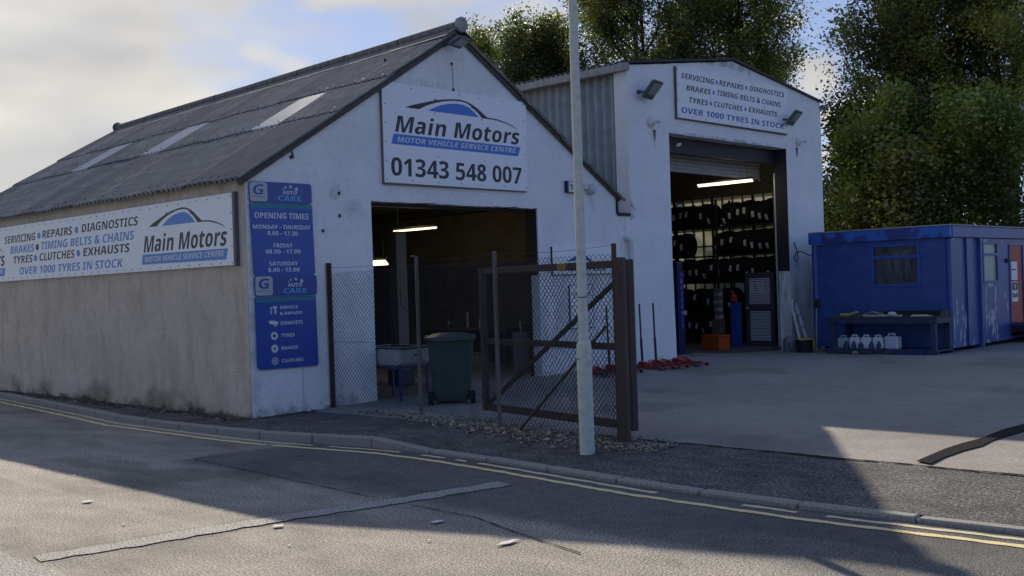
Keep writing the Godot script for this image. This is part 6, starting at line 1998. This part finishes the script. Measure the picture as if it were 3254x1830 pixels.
# limbs rise from the trunk and bear twigs; leaf clumps sit along the twigs
func tree(called: String, label: String, category: String, at: Vector3, H: float, half: float, bare: float, spread: float, limbs: int, clumps: int, col: Color, leafm: ArrayMesh, lm: Material, sd: int, group: String, taper := 0.75, stems := 1, vase := false, shift := Vector3.ZERO) -> void:
	var g := RandomNumberGenerator.new()
	g.seed = sd
	var t := thing(called, label, category, at, 0.0, group)
	var wood := MB.new()
	var twigs := []    # [from, to]
	var limb_b := MB.new()
	for s in stems:
		var lean := Vector3(g.randf_range(-1, 1), 0, g.randf_range(-1, 1)).normalized() * (0.0 if stems == 1 else half * 0.4)
		var r0 := 0.013 * H / sqrt(stems)
		var path := []; var rad := []
		for k in 9:
			var f := k / 8.0
			path.append(lean * pow(f, 1.3) + shift * f * f + Vector3(sin(f * 5.0 + sd) * 0.05 * H * 0.06, f * H * 0.97 - 0.3, cos(f * 4.0 + sd) * 0.05 * H * 0.06))
			rad.append(lerpf(r0, 0.012, pow(f, 0.8)))
		wood.tube(path, rad, 8, false)
		for i in limbs / stems:
			var f := lerpf(bare, 0.97, (i + g.randf()) / (limbs / stems))
			var k := clampi(int(f * 8.0), 0, 7)
			var p0: Vector3 = path[k].lerp(path[k + 1], f * 8.0 - k)
			var az := g.randf() * TAU
			# outline: widest a third of the way up the crown, narrowing to the top
			var cf := (f - bare) / (1.0 - bare)
			var wd := half * (smoothstep(-0.25, 0.28, cf) * (1.0 - taper * smoothstep(0.3, 1.05, cf))) * g.randf_range(0.65, 1.12)
			if vase: wd = half * (0.30 + 0.70 * smoothstep(0.55, 0.85, cf)) * g.randf_range(0.6, 1.1)
			var rise := wd / tan(spread) * g.randf_range(0.7, 1.3)
			var p2 := p0 + Vector3(cos(az) * wd, rise, sin(az) * wd)
			p2.y = minf(p2.y, H * g.randf_range(0.93, 1.04))
			var p1 := p0.lerp(p2, 0.5) + Vector3(cos(az), -0.6, sin(az)) * wd * 0.10
			var lr := maxf(rad[k] * 0.42, 0.012)
			limb_b.tube([p0, p1, p2], [lr, lr * 0.6, 0.008], 5, false)
			twigs.append([p0.lerp(p1, 0.5), p2])
			for j in 4:
				var q0: Vector3 = p0.lerp(p1, g.randf_range(0.4, 1.0)) if j < 2 else p1.lerp(p2, g.randf_range(0.0, 0.8))
				var az2 := az + g.randf_range(-1.3, 1.3)
				var ln := wd * g.randf_range(0.25, 0.55)
				var q1 := q0 + Vector3(cos(az2) * ln, ln * g.randf_range(0.25, 1.1), sin(az2) * ln)
				q1.y = minf(q1.y, H * 1.02)
				twigs.append([q0, q1])
				if j % 2 == 0: limb_b.tube([q0, q1], [lr * 0.4, 0.006], 4, false)
	var patch := noise(0.45, FastNoiseLite.TYPE_SIMPLEX_SMOOTH, 2, sd)
	var bark := mat(0.055, 0.048, 0.038, 0.95)
	var tr := part(t, "trunk", wood.mesh(), bark)
	part(tr, "limb", limb_b.mesh(), bark)
	var mm := MultiMesh.new()
	mm.transform_format = MultiMesh.TRANSFORM_3D
	mm.use_colors = true
	mm.mesh = leafm
	mm.instance_count = clumps
	for k in clumps:
		var tw: Array = twigs[g.randi() % twigs.size()]
		var f := pow(g.randf(), 0.7)
		var p: Vector3 = tw[0].lerp(tw[1], f) + Vector3(g.randfn(), g.randfn() * 0.9, g.randfn()) * (0.10 + 0.04 * half)
		var s := g.randf_range(0.75, 1.25)
		mm.set_instance_transform(k, Transform3D(Basis.from_euler(Vector3(g.randf_range(-0.5, 0.5), g.randf() * TAU, g.randf_range(-0.5, 0.5))).scaled(Vector3(s, s, s)), p))
		var pn := patch.get_noise_3dv(p + at * 3.0)
		var v := g.randf_range(0.75, 1.3) * (1.0 + 0.9 * pn) * 2.6
		var c := Color(col.r * v, col.g * v, col.b * v)
		if g.randf() < 0.08 + 0.5 * maxf(pn, 0.0): c = Color(0.12 * v, 0.095 * v, 0.02 * v)
		mm.set_instance_color(k, c)
	var mi := MultiMeshInstance3D.new()
	mi.name = "crown"
	mi.multimesh = mm
	mi.material_override = lm
	mi.set_meta("kind", "stuff")
	t.add_child(mi)
func bank_y(x: float, z: float) -> float:
	return clampf((x - 20.0) * 0.03, 0, 1.2) + (2.0 if z < -0.2 else 1.0)
func make_trees() -> void:
	var l1 := leaf_cluster(14, 0.46, 0.105, 1)
	var l2 := leaf_cluster(16, 0.5, 0.14, 2)
	var lm := leaf_mat(Color(0.85, 0.95, 0.40))
	var dark := Color(0.052, 0.058, 0.030); var mid := Color(0.078, 0.074, 0.028); var bright := Color(0.080, 0.095, 0.030)
	var put := func(u: float, d: float, y := 1.6) -> Vector3:
		var p := along(u, d)
		return Vector3(p.x, y, p.y)
	# upright poplars beyond the roofs
	tree("poplar_tree", "slim poplar showing behind the workshop roof peak", "tree", put.call(1532, 55.0), 13.2, 1.35, 0.12, 0.35, 70, 2300, dark, l1, lm, 301, "poplars behind the garage", 0.5, 2)
	tree("poplar_tree", "narrow upright poplar between the workshop and tyre bay roofs", "tree", put.call(1742, 50.0), 12.3, 2.0, 0.12, 0.38, 110, 5200, dark, l1, lm, 302, "poplars behind the garage", 0.4, 3)
	tree("poplar_tree", "shorter yellowing poplar directly behind the lamp post", "tree", put.call(1872, 53.0), 10.8, 1.2, 0.12, 0.38, 60, 1700, mid, l1, lm, 303, "poplars behind the garage", 0.5, 2)
	# broad trees over the tyre bay
	tree("broad_tree", "broad dense tree rising over the tyre bay roof", "tree", put.call(2085, 48.0), 20.0, 2.9, 0.12, 0.6, 160, 9500, dark, l1, lm, 304, "tall trees behind the tyre bay", 0.35, 2)
	tree("broad_tree", "broad dense tree with a reddish tinge behind the tyre bay gable peak", "tree", put.call(2320, 48.0), 18.0, 2.8, 0.12, 0.62, 150, 8800, Color(0.06, 0.066, 0.026), l1, lm, 305, "tall trees behind the tyre bay", 0.3, 2)
	# thin tall trees over the cabin
	tree("ash_tree", "tall spreading tree over the near end of the cabin roof", "tree", put.call(2850, 40.0), 16.5, 2.4, 0.15, 0.6, 90, 3300, Color(0.072, 0.074, 0.03), l1, lm, 309, "tall trees over the cabin", 0.15, 2)
	tree("ash_tree", "tall thin-leaved tree leaning over the cabin, with sky between its stems", "tree", put.call(3040, 42.0), 17.5, 3.2, 0.18, 0.65, 90, 3400, Color(0.072, 0.074, 0.03), l1, lm, 306, "tall trees over the cabin", 0.3, 3)
	tree("ash_tree", "tall tree with a clear dark trunk at the end of the cabin", "tree", put.call(3225, 40.0), 18.5, 3.2, 0.28, 0.6, 80, 2800, Color(0.065, 0.07, 0.028), l1, lm, 307, "tall trees over the cabin", 0.3, 2)
	# undergrowth of many heights on the bank
	tree("sycamore_bush", "dark bush close behind the tyre bay corner", "bush", put.call(2690, 42.0), 6.4, 1.0, 0.05, 0.8, 30, 1000, Color(0.035, 0.044, 0.02), l2, lm, 308, "bushes on the bank", 0.4, 2)
	var bl := ["green sycamore bush on the bank above the cabin's near end", "low olive bush on the bank behind the cabin window", "green sycamore bush in the middle of the bank", "tall yellow green sycamore rising behind the cabin roof", "slender olive sycamore between the tall trees behind the cabin", "wide green bush on the bank above the cabin door", "tall yellowing sycamore at the far end of the cabin roof", "leafy olive sapling reaching up into the tall trees"]
	var bs := [[2765, 35.5, 4.6, 1.3, bright], [2850, 34.5, 3.6, 1.3, mid], [2920, 36.0, 5.8, 1.5, bright], [2880, 38.5, 9.2, 1.7, Color(0.10, 0.10, 0.032)], [3000, 39.5, 10.5, 1.6, mid], [3070, 35.0, 5.0, 1.6, bright], [3190, 38.0, 9.6, 2.0, Color(0.10, 0.10, 0.032)], [3120, 40.5, 11.5, 1.8, mid]]
	for k in 8:
		var q: Array = bs[k]
		tree("sycamore_bush", bl[k], "bush", put.call(q[0], q[1]), q[2], q[3], 0.03, 0.75, 26, 900 if q[2] < 8.0 else 1300, q[4], l2 if q[2] < 8.0 else l1, lm, 320 + k, "bushes on the bank", 0.45, 2)
	# dry grass along the bank
	var gb := MB.new()
	for k in 9:
		var a := rng.randf() * TAU
		var h := rng.randf_range(0.25, 0.6); var ln := rng.randf_range(0.1, 0.3)
		var d := Vector3(cos(a), 0, sin(a)); var sd := Vector3(-sin(a), 0, cos(a)) * 0.006
		var pts := [Vector3(), d * ln * 0.25 + Vector3(0, h * 0.7, 0), d * ln * 0.7 + Vector3(0, h, 0), d * ln * 1.2 + Vector3(0, h * 0.92, 0)]
		for i in 3:
			var w0 := sd * (1.0 - i / 3.2); var w1 := sd * (1.0 - (i + 1) / 3.2)
			gb.quad(pts[i] - w0, pts[i] + w0, pts[i + 1] + w1, pts[i + 1] - w1)
	var mm := MultiMesh.new()
	mm.transform_format = MultiMesh.TRANSFORM_3D
	mm.use_colors = true
	mm.mesh = gb.mesh()
	mm.instance_count = 1300
	for k in 1300:
		var x := rng.randf_range(17.9, 27.0); var z := rng.randf_range(-4.5, 0.4)
		var t := minf((x - 17.6) / 1.5, (0.75 - z) / 1.2)
		var s := rng.randf_range(0.6, 1.5)
		mm.set_instance_transform(k, Transform3D(Basis(Vector3.UP, rng.randf() * TAU).scaled(Vector3(s, s, s)), Vector3(x, -0.4 + 2.45 * smoothstep(0.0, 1.0, t) + clampf((x - 20.0) * 0.03, 0, 1.2), z)))
		var v := rng.randf_range(0.5, 1.3)
		mm.set_instance_color(k, Color(0.22 * v, 0.19 * v, 0.10 * v) if rng.randf() < 0.55 else Color(0.06 * v, 0.085 * v, 0.025 * v))
	var mi := MultiMeshInstance3D.new()
	mi.name = "dry_grass"
	mi.multimesh = mm
	mi.material_override = leaf_mat(Color(0.5, 0.5, 0.35))
	add_child(mi)
	tag(mi, "dry straw coloured grass along the bank behind the cabin", "grass")
	stuff(mi)
